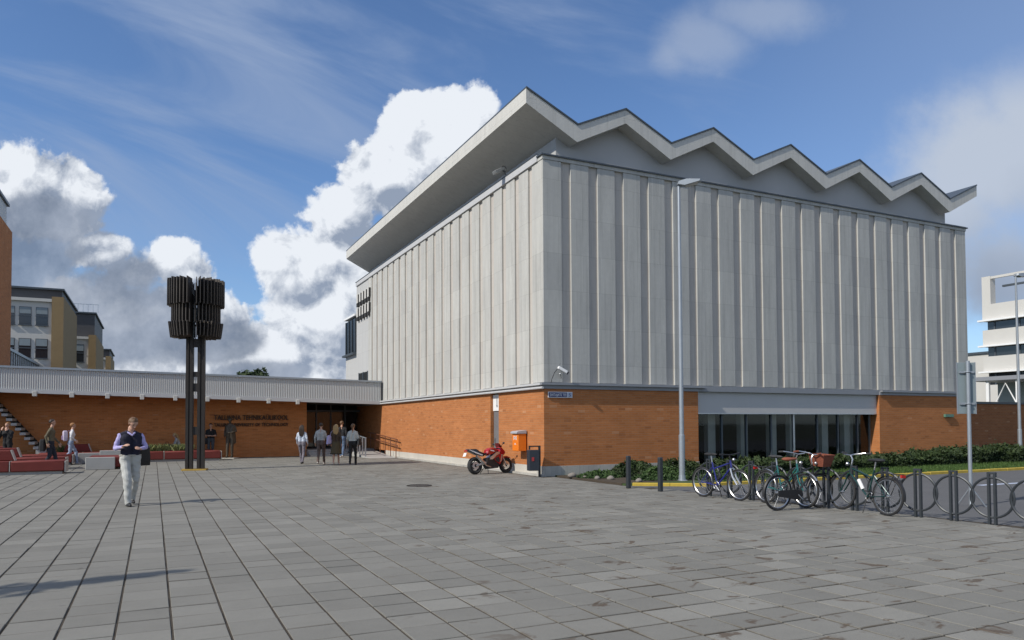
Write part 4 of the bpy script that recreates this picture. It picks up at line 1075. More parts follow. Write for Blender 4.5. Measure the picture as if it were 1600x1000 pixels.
# ------------------------------------------------------------------ small things at the corner
bn = thing('litter_bin', 'dark litter bin on a post at the corner of the brick wall', 'litter bin', (10.60, 20.35, 0), R(-12))
q = MB(); q.plate([(-0.20, 0.20), (0.13, 0.20), (0.13, 0.84), (-0.20, 0.84)], -0.14, 0.14); q.build('bin_body', mat('bin_navy', (0.025, 0.03, 0.04), 0.45, 0, 0.15), bn, bevel=0.012)
q = MB(); q.box((0.14, -0.035, 0.0), (0.20, 0.035, 0.97)); q.box((-0.13, -0.035, 0.93), (0.14, 0.035, 0.97)); q.box((-0.17, -0.035, 0.85), (-0.13, 0.035, 0.97)); q.build('bin_post', BLACK, bn)
q = MB(); q.add([(-0.12, -0.154, 0.50), (-0.04, -0.154, 0.50), (-0.04, -0.154, 0.62), (-0.12, -0.154, 0.62)], [(0, 1, 2, 3)]); q.build('sticker', mat('red_sticker', (0.35, 0.03, 0.03), 0.5), bn)

mbx = thing('mailbox', 'orange wall mailbox with a grey lid on the brick wall', 'mailbox', (10.99, 21.88, 0.76))
q = MB(); q.box((-0.30, -0.24, 0.0), (0.0, 0.20, 0.56)); q.build('box', ORANGE, mbx, bevel=0.012)
q = MB(); q.plate([(-0.36, 0.565), (0.0, 0.565), (0.0, 0.68), (-0.30, 0.65), (-0.36, 0.62)], -0.26, 0.22); q.build('lid', GREYLID, mbx, bevel=0.006)
q = MB()
xx = -0.305
for s_ in (-1, 1):
    q.add([(xx, -0.02 + s_ * .07, .50), (xx, -0.02 + s_ * .02, .43), (xx, -0.02 + s_ * .07, .36), (xx, -0.02 + s_ * .10, .36), (xx, -0.02 + s_ * .10, .50)], [(0, 1, 2, 3, 4)])
q.add([(xx, -.09, .41), (xx, .05, .41), (xx, .05, .45), (xx, -.09, .45)], [(0, 1, 2, 3)])
q.add([(xx, -.09, .20), (xx, -.02, .27), (xx, .05, .20), (xx, .02, .20), (xx, -.02, .24), (xx, -.06, .20)], [(0, 1, 2, 3, 4, 5)])
q.build('emblem', WHITE, mbx)

ss = thing('street_sign', 'blue enamel street name sign with house number on the brick corner', 'sign', (11.17, 20.46, 2.47))
q = MB(); q.box((0, 0, 0), (0.88, 0.022, 0.185)); q.build('border', WHITE, ss)
q = MB(); q.box((0.02, -0.006, 0.02), (0.68, -0.001, 0.165)); q.build('name_plate', NAVY, ss)
q = MB(); q.box((0.70, -0.006, 0.02), (0.865, -0.001, 0.165)); q.build('number_plate', mat('pale_blue_plate', (0.45, 0.50, 0.62), 0.5), ss)
text('lettering', 'EHITAJATE TEE', 0.12, (0.05, -0.012, 0.05), (R(90), 0, 0), WHITE, ss, 0.003, 0.60)
text('lettering', '5', 0.15, (0.745, -0.012, 0.04), (R(90), 0, 0), NAVY, ss, 0.003)

cc = thing('security_camera', 'white security camera on the ledge at the corner of the hall', 'camera', (11.55, 20.42, 2.93)); cc.scale = (0.78, 0.78, 0.78)
M = Matrix.Rotation(R(28), 3, 'Y') @ Matrix.Rotation(R(-8), 3, 'Z')
q = MB(); q.obox((0.05, -0.18, 0.52), (0.44, 0.13, 0.13), M); q.build('housing', WHITE, cc, bevel=0.02)
q = MB(); q.obox((0.27, -0.21, 0.40), (0.04, 0.10, 0.10), M); q.build('lens_face', BLACK, cc)
q = MB(); q.tube([(0.02, -0.16, 0.46), (-0.02, -0.10, 0.36), (0.12, 0.03, 0.20)], 0.022, 8); q.ball((-0.02, -0.12, 0.36), 0.045, 8, 6); q.build('bracket', ALU, cc, True)
q = MB(); q.tube([(-0.16, -0.16, 0.58), (-0.28, -0.10, 0.40), (-0.34, 0.0, 0.16), (-0.36, 0.05, 0.0)], 0.012, 5); q.build('cable', BLACK, cc)

fl = thing('floodlight', 'grey floodlight on the parapet of the ribbed side wall', 'floodlight', (10.98, 23.1, 10.3)); fl.scale = (0.75, 0.75, 0.75)
q = MB(); q.tube([(0, 0, 0), (-0.1, 0, 0.25)], 0.03, 6); q.ring((-0.1, 0, 0.30), (0, 1, 0), 0.13, 0.02, 12, 5); q.build('bracket', DSTEEL, fl)
q = MB(); q.obox((-0.30, 0.15, 0.22), (0.52, 0.34, 0.16), Matrix.Rotation(R(-28), 3, 'Y')); q.build('housing', mat('flood_grey', (0.22, 0.23, 0.23), 0.5), fl, bevel=0.02)

mh = thing('manhole_cover', 'dark round manhole cover set in the paving before the entrance', 'manhole cover', (6.41, 18.97, 0))
q = MB(); q.lathe([(0.0, 0.008), (0.28, 0.008), (0.30, 0.004)], 24, cap=False); q.build('lid', mat('cast_iron', (0.05, 0.045, 0.04), 0.7, 0.3, 0.2), mh)
q = MB(); q.ring((0, 0, 0.004), (0, 0, 1), 0.33, 0.012, 24, 5); q.build('frame', IRON, mh)

# ------------------------------------------------------------------ planting
def hedge(label, x0, x1, y0, y1, h, n, seed, mt=HEDGE, size=0.075):
    rg = random.Random(seed)
    t = thing('hedge', label, 'hedge', ((x0 + x1) / 2, (y0 + y1) / 2, 0))
    lx, ly = (x1 - x0) / 2, (y1 - y0) / 2
    ph = [rg.uniform(0, 6.28) for _ in range(6)]
    def H(x): return h * (0.82 + 0.10 * math.sin(x * 1.7 + ph[0]) + 0.08 * math.sin(x * 4.1 + ph[1]) + 0.06 * math.sin(x * 9.3 + ph[2]))
    def pos(r):
        x = r.uniform(-lx, lx); e = r.random(); hh = H(x)
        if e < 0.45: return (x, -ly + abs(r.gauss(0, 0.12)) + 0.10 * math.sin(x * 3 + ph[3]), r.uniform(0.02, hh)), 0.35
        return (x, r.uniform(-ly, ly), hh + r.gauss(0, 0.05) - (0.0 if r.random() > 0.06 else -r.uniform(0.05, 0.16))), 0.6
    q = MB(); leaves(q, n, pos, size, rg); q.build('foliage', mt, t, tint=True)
    q = MB(); nn = int((x1 - x0) / 0.5)
    for i in range(nn):
        a = -lx + 2 * lx * i / nn; b_ = -lx + 2 * lx * (i + 1) / nn
        q.box((a, -ly * 0.75, 0), (b_, ly * 0.8, H((a + b_) / 2) * 0.84), skip='ew' if 0 < i < nn - 1 else '')
    q.build('woody_core', mat('hedge_core', (0.008, 0.014, 0.006), 0.95), t)
    return t
hedge('low dark green hedge under the recessed glazed bay', 17.4, 26.3, 17.9, 19.4, 0.36, 19000, 11)
hedge('taller dark green hedge before the far brick panel', 26.4, 31.8, 17.9, 19.5, 0.54, 12000, 13)
hedge('dark hedge running past the far end of the hall', 31.9, 35.4, 18.9, 20.3, 0.55, 5000, 12)

def juniper(label, x, y, rx, ry, h, n, seed, mt):
    rg = random.Random(seed)
    t = thing('juniper_bush', label, 'bush', (x, y, 0), 0, 'low bushes in the corner bed')
    def pos(r):
        a = r.uniform(0, 6.28); d = math.sqrt(r.random()); zz = h * (1 - d ** 2.2) * (0.75 + 0.25 * math.sin(a * 5 + seed)) * r.uniform(0.55, 1.08)
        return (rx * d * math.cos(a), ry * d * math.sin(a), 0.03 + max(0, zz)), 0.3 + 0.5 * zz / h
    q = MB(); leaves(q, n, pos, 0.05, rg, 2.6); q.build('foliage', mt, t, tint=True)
    q = MB()
    for k in range(7):
        a = rg.uniform(0, 6.28); q.tube([(0, 0, 0), (rx * .4 * math.cos(a), ry * .4 * math.sin(a), h * .5), (rx * .8 * math.cos(a), ry * .8 * math.sin(a), h * .6)], [0.02, 0.014, 0.006], 5)
    q.build('stem', BARK, t)
juniper('low bright green juniper creeping beside the stones', 12.15, 19.0, 0.75, 0.55, 0.20, 2600, 1, JUNI)
juniper('dark spreading juniper against the plinth by the brick corner', 13.4, 19.0, 0.95, 0.7, 0.46, 5200, 2, HEDGE)
juniper('dark juniper between plinth and street lamp', 15.0, 18.9, 1.1, 0.7, 0.50, 5600, 3, HEDGE)
juniper('bright juniper behind the bollards', 13.3, 17.5, 1.0, 0.6, 0.36, 4200, 4, JUNI)
juniper('bright juniper around the foot of the street lamp', 14.7, 17.0, 0.9, 0.6, 0.34, 3800, 5, JUNI)
juniper('dark bush below the left end of the glazed bay', 16.6, 18.8, 0.9, 0.7, 0.46, 4600, 6, HEDGE)
juniper('mid green juniper at the lawn side of the street lamp', 16.1, 17.1, 0.9, 0.55, 0.34, 3400, 7, JUNI)

for i, (x, y, r_, lb) in enumerate(((11.42, 19.45, 0.16, 'grey boulder at the wall end of the bed edge'), (11.62, 18.35, 0.11, 'small pale stone on the bed edge'), (11.85, 18.0, 0.13, 'round stone in front of the bright juniper'),
                               (12.05, 16.9, 0.12, 'stone on the soil behind the first bollard'), (11.55, 18.9, 0.09, 'little stone beside the grey boulder'))):
    r_ *= 0.75; rg = random.Random(i + 40); q = MB(); q.ball((0, 0, r_ * 0.45), (r_ * 1.25, r_, r_ * 0.75), 10, 7)
    q.v = [tuple(c * (1 + 0.10 * math.sin(9 * v[0] / r_ * .3 + i) * math.cos(7 * v[1] / r_ * .3)) for c in v) for v in q.v]
    o = q.build('stone', STONE, None, True); o.location = (x, y, 0.02); o.rotation_euler = (0, 0, i * 1.3); tag(o, lb, 'stone', 'stones edging the bed')

# ------------------------------------------------------------------ walls and buildings beyond
lowall = thing('brick_wall', 'low brown brick wall running on beyond the ribbed hall', 'wall', (32.4, 23.2, 0))
bx('brickwork', (0.0, 0, 0), (30, 0.35, 2.55), BRICK2, lowall); bx('coping', (0.0, -0.06, 2.55), (30, 0.42, 2.66), FLASH, lowall)
bx('plinth', (0.0, -0.03, 0), (30, 0.0, 0.25), PLINTH, lowall)

wbld = thing('white_office', 'white office block with long bands of dark windows', 'building', (80, 49.3, 0))
ZL = [(14.2, 12.4), (11.45, 9.67), (8.63, 6.9)]
L_ = -42.0
for i, (zt, zb) in enumerate(ZL):
    bx('spandrel', (0, L_, zb), (10, 0, zt), OFFW, wbld)
    bx('ledge', (-0.5, L_, zb - 0.03), (0, 0.25, zb + 0.14), WHITE, wbld)
for i, (zt, zb) in enumerate(((12.4, 11.45), (9.67, 8.63), (6.9, 5.6))):
    wn = bx('window_band', (0.25, L_, zb), (9.7, -0.4, zt), DGLASS, wbld)
    for k in range(16): bx('frame', (0.19, -1.2 - k * 2.5, zb), (0.249, -1.05 - k * 2.5, zt), FLASH, wn)
bx('corner_post', (0.02, -0.9, 14.2), (0.9, 0.0, 17.2), OFFW, wbld)
bx('roof_beam', (0.1, L_, 16.9), (0.4, -0.9, 17.15), OFFW, wbld)
bx('roof_beam', (2.1, L_, 16.2), (2.4, -0.9, 16.4), FLASH, wbld)
bx('penthouse', (1.5, L_, 14.2), (9, -10.6, 16.6), OFFW, wbld); bx('penthouse_roof', (-0.5, L_, 15.6), (1.5, -9.0, 15.8), FLASH, wbld)
bx('ground_floor', (0.1, L_, 0), (9.9, -0.1, 5.6), OFFW, wbld)
annex2 = thing('pale_block', 'small pale wing at the end of the white office block', 'building', (88, 52, 0))
bx('wall', (0, 0, 0), (12, 8, 9.7), OFFW, annex2); bx('roof', (-0.2, -0.2, 9.7), (12.2, 8.2, 9.95), FLASH, annex2)

pav = thing('roof_pavilion', 'light steel terrace pavilion with pale posts above the low brick wall', 'pavilion', (58, 34.0, 0))
bx('roof', (0, -26, 4.85), (8, 3, 5.15), LEDGE, pav); bx('wall', (3, -26, 0), (3.3, 2.5, 4.8), mat('pavilion_panel', (0.22, 0.27, 0.27), 0.6), pav)
bx('podium', (0, -26, 0), (8, 3, 2.6), OFFW, pav)
for k in range(9):
    bx('post', (0.2, 1.5 - k * 2.2, 2.6), (0.4, 1.72 - k * 2.2, 4.85), WHITE, pav)
for k in range(7):
    if k % 2: bx('panel', (0.5, -0.2 - k * 2.0, 2.7), (0.6, 1.0 - k * 2.0, 4.2), mat('pale_green_panel', (0.38, 0.46, 0.36), 0.6), pav)
    else:
        q = MB(); q.tube([(0.3, 1.3 - k * 2.0, 2.6), (0.3, 0.3 - k * 2.0, 4.6), (0.3, -0.7 - k * 2.0, 2.6)], 0.06, 6); q.build('brace', WHITE, pav)

# left: comb of white blocks with yellow brick flanks
def comb(label, Yf, x0, x1, x2, zt, rows, cols, deep, zroof, seed):
    t = thing('apartment_block', label, 'building', (x1, Yf, 0), 0, 'comb blocks behind the entrance wing')
    w = x1 - x0
    bx('front_wall', (-w, 0, 0), (0, 0.4, zt), OFFW, t)
    bx('flank_wall', (0, -0.25, 0), (x2 - x1, deep, zt + 0.5), YBRICK, t)
    bx('body', (-w, 0.4, 0), (-0.003, deep, zt - 0.02), OFFW, t)
    bx('cornice', (-w, -0.25, zt), (-0.003, 0.4, zt + 0.28), OFFW, t)
    bx('attic', (-w, 0.5, zt + 0.28), (x2 - x1 - 0.2, deep + 1.0, zroof), mat('dark_attic', (0.07, 0.07, 0.075), 0.6), t)
    bx('roof_edge', (-w, 0.2, zroof), (x2 - x1, deep + 1.2, zroof + 0.16), FLASH, t)
    for (za, zb_) in rows:
        for (ca, cb) in cols:
            wn = bx('window', (ca - x1, -0.05, zb_), (cb - x1, 0.05, za), DGLASS, t)
            bx('frame', (ca - x1 - 0.02, -0.09, (za + zb_) / 2 - 0.04), (cb - x1 + 0.02, -0.051, (za + zb_) / 2 + 0.04), FLASH, wn)
            bx('blind', (ca - x1 + 0.04, -0.07, zb_ + (za - zb_) * 0.62), (cb - x1 - 0.04, -0.052, za - 0.04), mat('pale_blind', (0.22, 0.26, 0.28), 0.7), wn)
            bx('sill', (ca - x1 - 0.05, -0.16, zb_ - 0.09), (cb - x1 + 0.05, -0.05, zb_ - 0.003), FLASH, wn)
    return t
comb('nearest white apartment block with yellow brick flank and dark attic', 80, -16.5, -8.55, -7.6, 13.15, [(12.62, 10.98), (9.72, 7.95)], [(-15.0, -13.6), (-13.2, -12.65), (-11.98, -11.42), (-11.1, -10.15), (-9.8, -8.85)], 13, 14.35, 1)
comb('second white apartment block beyond with dark tiled attic', 97, -12.0, -6.75, -6.0, 11.6, [(11.0, 9.0), (8.0, 6.6)], [(-9.4, -8.6), (-8.1, -7.2)], 14, 14.6, 2)
comb('farthest small apartment block of the receding row', 118, -10.0, -6.1, -5.45, 11.0, [(10.4, 8.6)], [(-7.4, -6.6)], 10, 12.4, 3)
rl = thing('roof_railing', 'thin metal railing on the roof of the second apartment block', 'railing', (-8.9, 97.5, 14.76))
for k in range(7): bx('post', (k * 0.5, 0, 0), (k * 0.5 + 0.05, 0.05, 0.9), ALU, rl)
bx('rail', (-0.02, -0.01, 0.9), (3.1, 0.06, 0.96), ALU, rl)

eb = thing('brick_tower', 'tall orange brick building with pale top at the picture edge', 'building', (-7.5, 51.2, 0))
bx('brickwork', (-10, -8, 0), (0, 0, 12.95), BRICK, eb); bx('pale_top', (-9.8, -8.2, 12.95), (-0.12, -1.1, 14.2), LINTEL, eb); bx('roof_edge', (-10, -8.3, 14.2), (0.0, -0.9, 14.35), FLASH, eb)

gal = thing('glazed_gallery', 'grey roof gallery with slim upright bars above the entrance wing', 'gallery', (-9.6, 62.5, 0))
bx('body', (-3, 0, 0), (-0.05, 26, 7.0), LEDGE, gal); bx('roof', (-3, -0.1, 7.25), (0.1, 26, 7.45), STEEL, gal)
for k in range(24): bx('bar', (-0.04, 0.2 + k * 1.05, 5.8), (0.04, 0.45 + k * 1.05, 7.25), STEEL, gal)
bx('glazing', (-0.049, 0, 5.2), (-0.01, 26, 7.24), DGLASS, gal)


def tree(label, loc, h, rad, n, seed):
    rg = random.Random(seed)
    t = thing('tree', label, 'tree', loc)
    q = MB(); q.tube([(0, 0, 0), (0.1, 0, h * .3), (0, 0.1, h * .6), (0, 0, h * .85)], [0.28, 0.22, 0.14, 0.05], 8)
    for k in range(9):
        a = k * 2.4; z0 = h * (0.35 + 0.05 * k); q.tube([(0, 0, z0), (rad * .5 * math.cos(a), rad * .5 * math.sin(a), z0 + rad * .4), (rad * .85 * math.cos(a), rad * .85 * math.sin(a), z0 + rad * .6)], [0.09, 0.06, 0.02], 5)
    q.build('trunk', BARK, t)
    cl = []
    for k in range(26):
        a = rg.uniform(0, 6.28); e = rg.uniform(-0.5, 1.0); d = rad * rg.uniform(.35, .85)
        cl.append((d * math.cos(a) * math.cos(e * .9), d * math.sin(a) * math.cos(e * .9), h * .68 + rad * .9 * e, rad * rg.uniform(.22, .4), rg.random()))
    def pos(r):
        c = r.choice(cl); v = Vector((r.gauss(0, 1), r.gauss(0, 1), r.gauss(0, 1))).normalized() * c[3] * r.uniform(.6, 1.1)
        return (c[0] + v.x, c[1] + v.y, c[2] + v.z * .8), 0.2 + 0.6 * c[4]
    q = MB(); leaves(q, n, pos, 0.22, rg, 1.6); q.build('crown', TREEM, t, tint=True)
tree('dark green tree crown showing just above the corrugated fascia', (10.6, 94.7, 0), 7.9, 2.9, 6000, 21)

def conifer(label, loc, h, rad, n, seed):
    rg = random.Random(seed); t = thing('shadow_spruce', label, 'tree', loc)
    q = MB(); q.tube([(0, 0, 0), (0, 0, h * .5), (0, 0, h)], [0.12, 0.08, 0.01], 7); q.build('trunk', BARK, t)
    def pos(r):
        z = h * (0.12 + 0.88 * r.random() ** 1.25); rr = rad * (1 - z / h) ** 0.8 * (0.75 + 0.25 * math.sin(z * 7)); a = r.uniform(0, 6.28); d = math.sqrt(r.random())
        return (rr * d * math.cos(a), rr * d * math.sin(a), z), 0.4
    q = MB(); leaves(q, n, pos, 0.11, rg, 2.2); q.build('crown', TREEM, t, tint=True)
conifer('unseen slender spruce added to cast a shadow on the near paving', (-7.9, 7.6, 0), 6.9, 1.3, 1500, 9)  # stands out of view, added to throw the near-left shadow; its form is invented

# ------------------------------------------------------------------ people
SKIN = mat('skin', (0.52, 0.30, 0.21), 0.55, 0, 0.06)
def cloth(n, c, r=0.85): return mat(n, c, r, 0, 0.14, 9, 0.3, 70)
BODYVOX = 0.014


def person(label, loc, heading, h, bones, mats, voxel=0.014, name='person', cat='person', group=None, smooth_it=3, extra=None):
    """bones: (a, b, ra, rb, material index[, flatten]); one continuous skin is grown over all of them"""
    mb = MB()
    for bn_ in bones:
        a, b_, ra, rb = Vector(bn_[0]), Vector(bn_[1]), bn_[2], bn_[3]
        if (b_ - a).length < 1e-4: b_ = a + Vector((0, 0, 0.002))
        d = (b_ - a).normalized(); L = (b_ - a).length
        pts, rs = [], []
        for i in range(5):
            w = -math.pi / 2 + math.pi / 2 * i / 4 * 0.97 + 0.04; pts.append(a + d * ra * math.sin(w)); rs.append(max(0.002, ra * math.cos(w)))
        for i in range(1, 4):
            pts.append(a + d * L * i / 4); rs.append(ra + (rb - ra) * i / 4)
        for i in range(5):
            w = math.pi / 2 * i / 4 * 0.97; pts.append(b_ + d * rb * math.sin(w)); rs.append(max(0.002, rb * math.cos(w)))
        mb.tube(pts, rs, 12)
    me = mb.mesh('tmp', SKIN)
    o = bpy.data.objects.new('tmp', me); COL.objects.link(o)
    rm_ = o.modifiers.new('r', 'REMESH'); rm_.mode = 'VOXEL'; rm_.voxel_size = voxel; rm_.use_smooth_shade = True
    sm = o.modifiers.new('s', 'SMOOTH'); sm.factor = 0.5; sm.iterations = smooth_it
    dg = bpy.context.evaluated_depsgraph_get()
    body = bpy.data.meshes.new_from_object(o.evaluated_get(dg))
    bpy.data.objects.remove(o); bpy.data.meshes.remove(me)
    body.materials.clear()
    for mm in mats: body.materials.append(mm)
    import numpy as np
    n = len(body.vertices); co = np.empty(n * 3); body.vertices.foreach_get('co', co); co = co.reshape(-1, 3)
    nf = len(body.polygons); cen = np.empty(nf * 3); body.polygons.foreach_get('center', cen); cen = cen.reshape(-1, 3)
    best = np.full(nf, 1e9); idx = np.zeros(nf, int)
    for bn_ in bones:
        a, b_ = np.array(bn_[0], float), np.array(bn_[1], float)
        d = b_ - a; L2 = max(d @ d, 1e-8)
        t_ = np.clip(((cen - a) @ d) / L2, 0, 1)
        dist = np.linalg.norm(cen - a - t_[:, None] * d, axis=1) - (bn_[2] + (bn_[3] - bn_[2]) * t_) + (bn_[5] if len(bn_) > 5 else 0)
        k = dist < best; best[k] = dist[k]; idx[k] = bn_[4]
    fold = np.zeros(n); cnt = np.zeros(n); nv = np.empty(n * 3); body.vertices.foreach_get('normal', nv); nv = nv.reshape(-1, 3)
    isc = np.array([mm.name not in ('skin', 'weathered_bronze') for mm in mats])[idx]
    for pf, ok in zip(body.polygons, isc):
        if ok:
            for vi in pf.vertices: fold[vi] += 1
    ph_ = (len(label) * 0.7) % 6.28; x_, y_, z_ = co[:, 0], co[:, 1], co[:, 2]
    wv = np.sin(31 * z_ + 14 * x_ + ph_ + 1.5 * np.sin(17 * y_ + 9 * x_)) * 0.6 + np.sin(58 * z_ - 33 * x_ + 21 * y_ + ph_) * 0.4
    co2 = co + nv * (np.minimum(fold, 4)[:, None] / 4 * wv[:, None] * 0.0065)
    body.vertices.foreach_set('co', co2.ravel())
    body.polygons.foreach_set('material_index', idx.astype('i4')); body.polygons.foreach_set('use_smooth', [True] * nf)
    body.update()
    t = thing(name, label, cat, loc, heading, group)
    body.name = 'body'
    link('body', body, t)
    return t


def hand(bones, wrist, d, up, side, mi, s=1.0, curl=0.5):
    """palm, four fingers of different length and a thumb; d along the hand, up = back of the hand, side = +1 thumb towards d x up"""
    w = Vector(wrist); d = Vector(d).normalized(); up = Vector(up); up = (up - d * up.dot(d)).normalized(); lat = d.cross(up).normalized() * side
    for k in (-1, 0, 1):
        bones.append((w + lat * 0.022 * k * s, w + d * 0.085 * s + lat * 0.027 * k * s, 0.017 * s, 0.015 * s, mi))
    for i, (o_, L) in enumerate(((0.033, 0.068), (0.012, 0.078), (-0.010, 0.072), (-0.031, 0.056))):
        p0 = w + d * 0.088 * s + lat * o_ * s
        d1 = (d - up * curl * 0.6).normalized(); p1 = p0 + d1 * L * 0.5 * s
        d2 = (d - up * curl * 1.7).normalized(); p2 = p1 + d2 * L * 0.5 * s
        bones.append((p0, p1, 0.0095 * s, 0.009 * s, mi)); bones.append((p1, p2, 0.009 * s, 0.0075 * s, mi))
    p0 = w + d * 0.025 * s + lat * 0.034 * s; p1 = p0 + (d * 0.6 + lat * 0.75 - up * 0.25).normalized() * 0.04 * s; p2 = p1 + (d * 0.9 + lat * 0.2 - up * 0.4).normalized() * 0.032 * s
    bones.append((p0, p1, 0.013 * s, 0.011 * s, mi)); bones.append((p1, p2, 0.011 * s, 0.009 * s, mi))


def figure(h, legs, arms, female=False, baggy=1.0, lean=0.0, head=(0, 0), top=1, bottom=2, shoe=3, skin=0, sleeve=1, forearm=None, bare_calf=False, belly=0.0, bulk=1.0, hemz=0.53, calf=None):
    """x right, y forwards. legs: ((knee_y, ankle_y, ankle_z), ...) left then right; arms: ((elbow xyz), (wrist xyz), hand dir) relative, left then right, in metres at 1.75 m"""
    k = h / 1.75; B_ = []
    hipw = 0.092 if female else 0.098; shw = 0.165 if female else 0.190
    hz, kz, sz_ = 0.90, 0.49, 1.43
    V = lambda x, y, z: Vector((x, y, z)) * k
    ly = lambda z: lean * (z - 0.9)
    # trunk
    for s_ in (-1, 1):
        B_.append((V(s_ * 0.085, -0.005, 0.93), V(s_ * 0.075, ly(1.1) + belly * .5, 1.10), 0.103 * k * bulk, 0.095 * k * bulk, top))
        B_.append((V(s_ * 0.075, ly(1.1) + belly * .4, 1.10), V(s_ * (0.085 if female else 0.10), ly(1.32), 1.32), 0.095 * k * bulk, 0.100 * k * bulk, top))
        B_.append((V(s_ * 0.04, ly(1.42), 1.425), V(s_ * (shw - 0.02), ly(1.40) - 0.01, 1.385), 0.062 * k, 0.056 * k, top))
        B_.append((V(s_ * 0.06, ly(1.34), 1.33), V(s_ * (shw - 0.05), ly(1.37) - 0.01, 1.35), 0.085 * k, 0.075 * k, top))
        B_.append((V(s_ * 0.08, -0.015, 0.90), V(s_ * 0.08, -0.01, 0.95), 0.108 * k * bulk, 0.108 * k * bulk, bottom, -0.012))
        if female: B_.append((V(s_ * 0.07, ly(1.27) + 0.075, 1.265), V(s_ * 0.07, ly(1.25) + 0.07, 1.25), 0.055 * k, 0.055 * k, top))
    B_.append((V(0, ly(1.42), 1.40), V(0, ly(1.5) + 0.012, 1.53), 0.060 * k, 0.052 * k, skin))
    # legs
    for s_, (ky, ay, az) in zip((-1, 1), legs):
        hip = V(s_ * hipw, -0.01, hz); knee = V(s_ * (hipw - 0.004), ky, kz + 0.02 * (abs(ky) > .15) + az * 0.35); ank = V(s_ * (hipw - 0.01), ay, 0.085 + az)
        B_.append((hip, knee, 0.090 * k * bulk, 0.064 * k * bulk * baggy, bottom)); cm = skin if bare_calf else (calf if calf is not None else bottom)
        B_.append((knee, ank, 0.062 * k * (bulk * baggy if not bare_calf else 0.85), (0.052 * baggy if not bare_calf else 0.036) * k, cm))
        if bare_calf: B_.append((knee + (ank - knee) * 0.2 + V(0, -0.015, 0), knee + (ank - knee) * 0.45 + V(0, -0.012, 0), 0.05 * k, 0.045 * k, cm))
        tilt = az * 0.8
        B_.append((ank + V(0, -0.045, -0.045), ank + V(0, 0.06, -0.050 - tilt * .2), 0.038 * k, 0.038 * k, shoe)); B_.append((ank + V(0, 0.06, -0.050 - tilt * .2), ank + V(0, 0.15, -0.056 - tilt * 0.5), 0.038 * k, 0.028 * k, shoe))
    # arms
    for s_, (el, wr, hd, hu) in zip((-1, 1), arms):
        sh = V(s_ * shw, ly(1.42) - 0.01, 1.378); el = V(*el); wr = V(*wr)
        B_.append((sh, el, 0.054 * k, 0.045 * k, sleeve)); B_.append((el, wr, 0.044 * k, 0.032 * k, sleeve if forearm is None else forearm))
        hand(B_, wr + (wr - el).normalized() * 0.012, Vector(hd), Vector(hu), s_ * -1, skin, k, 0.6)
    # head: cranium, jaw, nose, ears
    px_, yw = head
    Rm = Matrix.Rotation(yw, 3, 'Z') @ Matrix.Rotation(-px_, 3, 'X')
    nk = V(0, ly(1.5) + 0.012, 1.53)
    T = lambda x, y, z: nk + Rm @ (Vector((x, y, z)) * k)
    B_.append((T(0, -0.012, 0.145), T(0, 0.022, 0.14), 0.080 * k, 0.076 * k, skin))
    B_.append((T(0, 0.035, 0.075), T(0, 0.055, 0.03), 0.058 * k, 0.036 * k, skin))
    B_.append((T(0, 0.095, 0.115), T(0, 0.108, 0.085), 0.010 * k, 0.015 * k, skin))
    for s_ in (-1, 1):
        B_.append((T(s_ * 0.078, 0.008, 0.125), T(s_ * 0.080, 0.004, 0.09), 0.014 * k, 0.010 * k, skin))
        B_.append((T(s_ * 0.032, 0.082, 0.132), T(s_ * 0.018, 0.088, 0.134), 0.012 * k, 0.011 * k, skin))
    return B_, T, k


def hair(t, T, k, mt, length=0.0, pony=False, seed=1, bun=0.0):
    rg = random.Random(seed); q = MB(); n, m_ = 22, 14
    o = 0
    for i in range(m_ + 1):
        a = -0.25 + (math.pi / 2 + 0.25) * i / m_
        for j in range(n):
            w = 2 * math.pi * j / n; fr = math.sin(w)          # fr > 0 is the face side
            aa = a
            if fr > 0.15: aa = max(a, 0.62 * min(1, (fr - .15) * 1.6))
            if fr < -0.2: aa = a - 0.25 * (1 - i / m_)
            rr = 0.096 + 0.004 * math.sin(5 * w + seed) + rg.uniform(-.002, .002)
            q.v.append(tuple(T(rr * 0.93 * math.cos(aa) * math.cos(w), -0.004 + rr * 1.10 * math.cos(aa) * math.sin(w), 0.142 + rr * 0.98 * math.sin(aa))))
    for i in range(m_):
        for j in range(n): q.face([i * n + j, i * n + (j + 1) % n, (i + 1) * n + (j + 1) % n, (i + 1) * n + j])
    if length:
        for c_ in range(-4, 5):
            x = c_ * 0.019
            q.tube([T(x, -0.07, 0.17), T(x * 1.15, -0.10, 0.08), T(x * 1.25, -0.095, 0.0), T(x * (1.2 + .1 * rg.random()), -0.105, -length * .6), T(x * 0.9, -0.10, -length - rg.uniform(0, .05))], [0.022, 0.026, 0.026, 0.022, 0.008], 7)
    if pony:
        q.tube([T(0, -0.09, 0.17), T(0, -0.14, 0.14), T(0.01, -0.15, 0.02), T(0.0, -0.135, -0.10)], [0.02, 0.028, 0.03, 0.008], 8)
    q.build('hair', mt, t, True)


def face(t, T, k, brow=(0.05, 0.03, 0.02)):
    q = MB()
    for s_ in (-1, 1): q.ball(tuple(T(s_ * 0.032, 0.087, 0.118)), 0.0075 * k, 8, 6)
    q.build('eyes', mat('eye_dark', (0.02, 0.015, 0.012), 0.2), t, True)
    q = MB(); q.tube([T(-0.022, 0.083, 0.055), T(0, 0.092, 0.054), T(0.022, 0.083, 0.055)], 0.0055 * k, 6); q.build('mouth', mat('lip', (0.36, 0.13, 0.10), 0.5), t, True)
    q = MB()
    for s_ in (-1, 1): q.tube([T(s_ * 0.046, 0.082, 0.140), T(s_ * 0.018, 0.093, 0.143)], 0.005 * k, 5)
    q.build('eyebrows', mat('brow_%d' % int(brow[0] * 100), brow, 0.8), t, True)


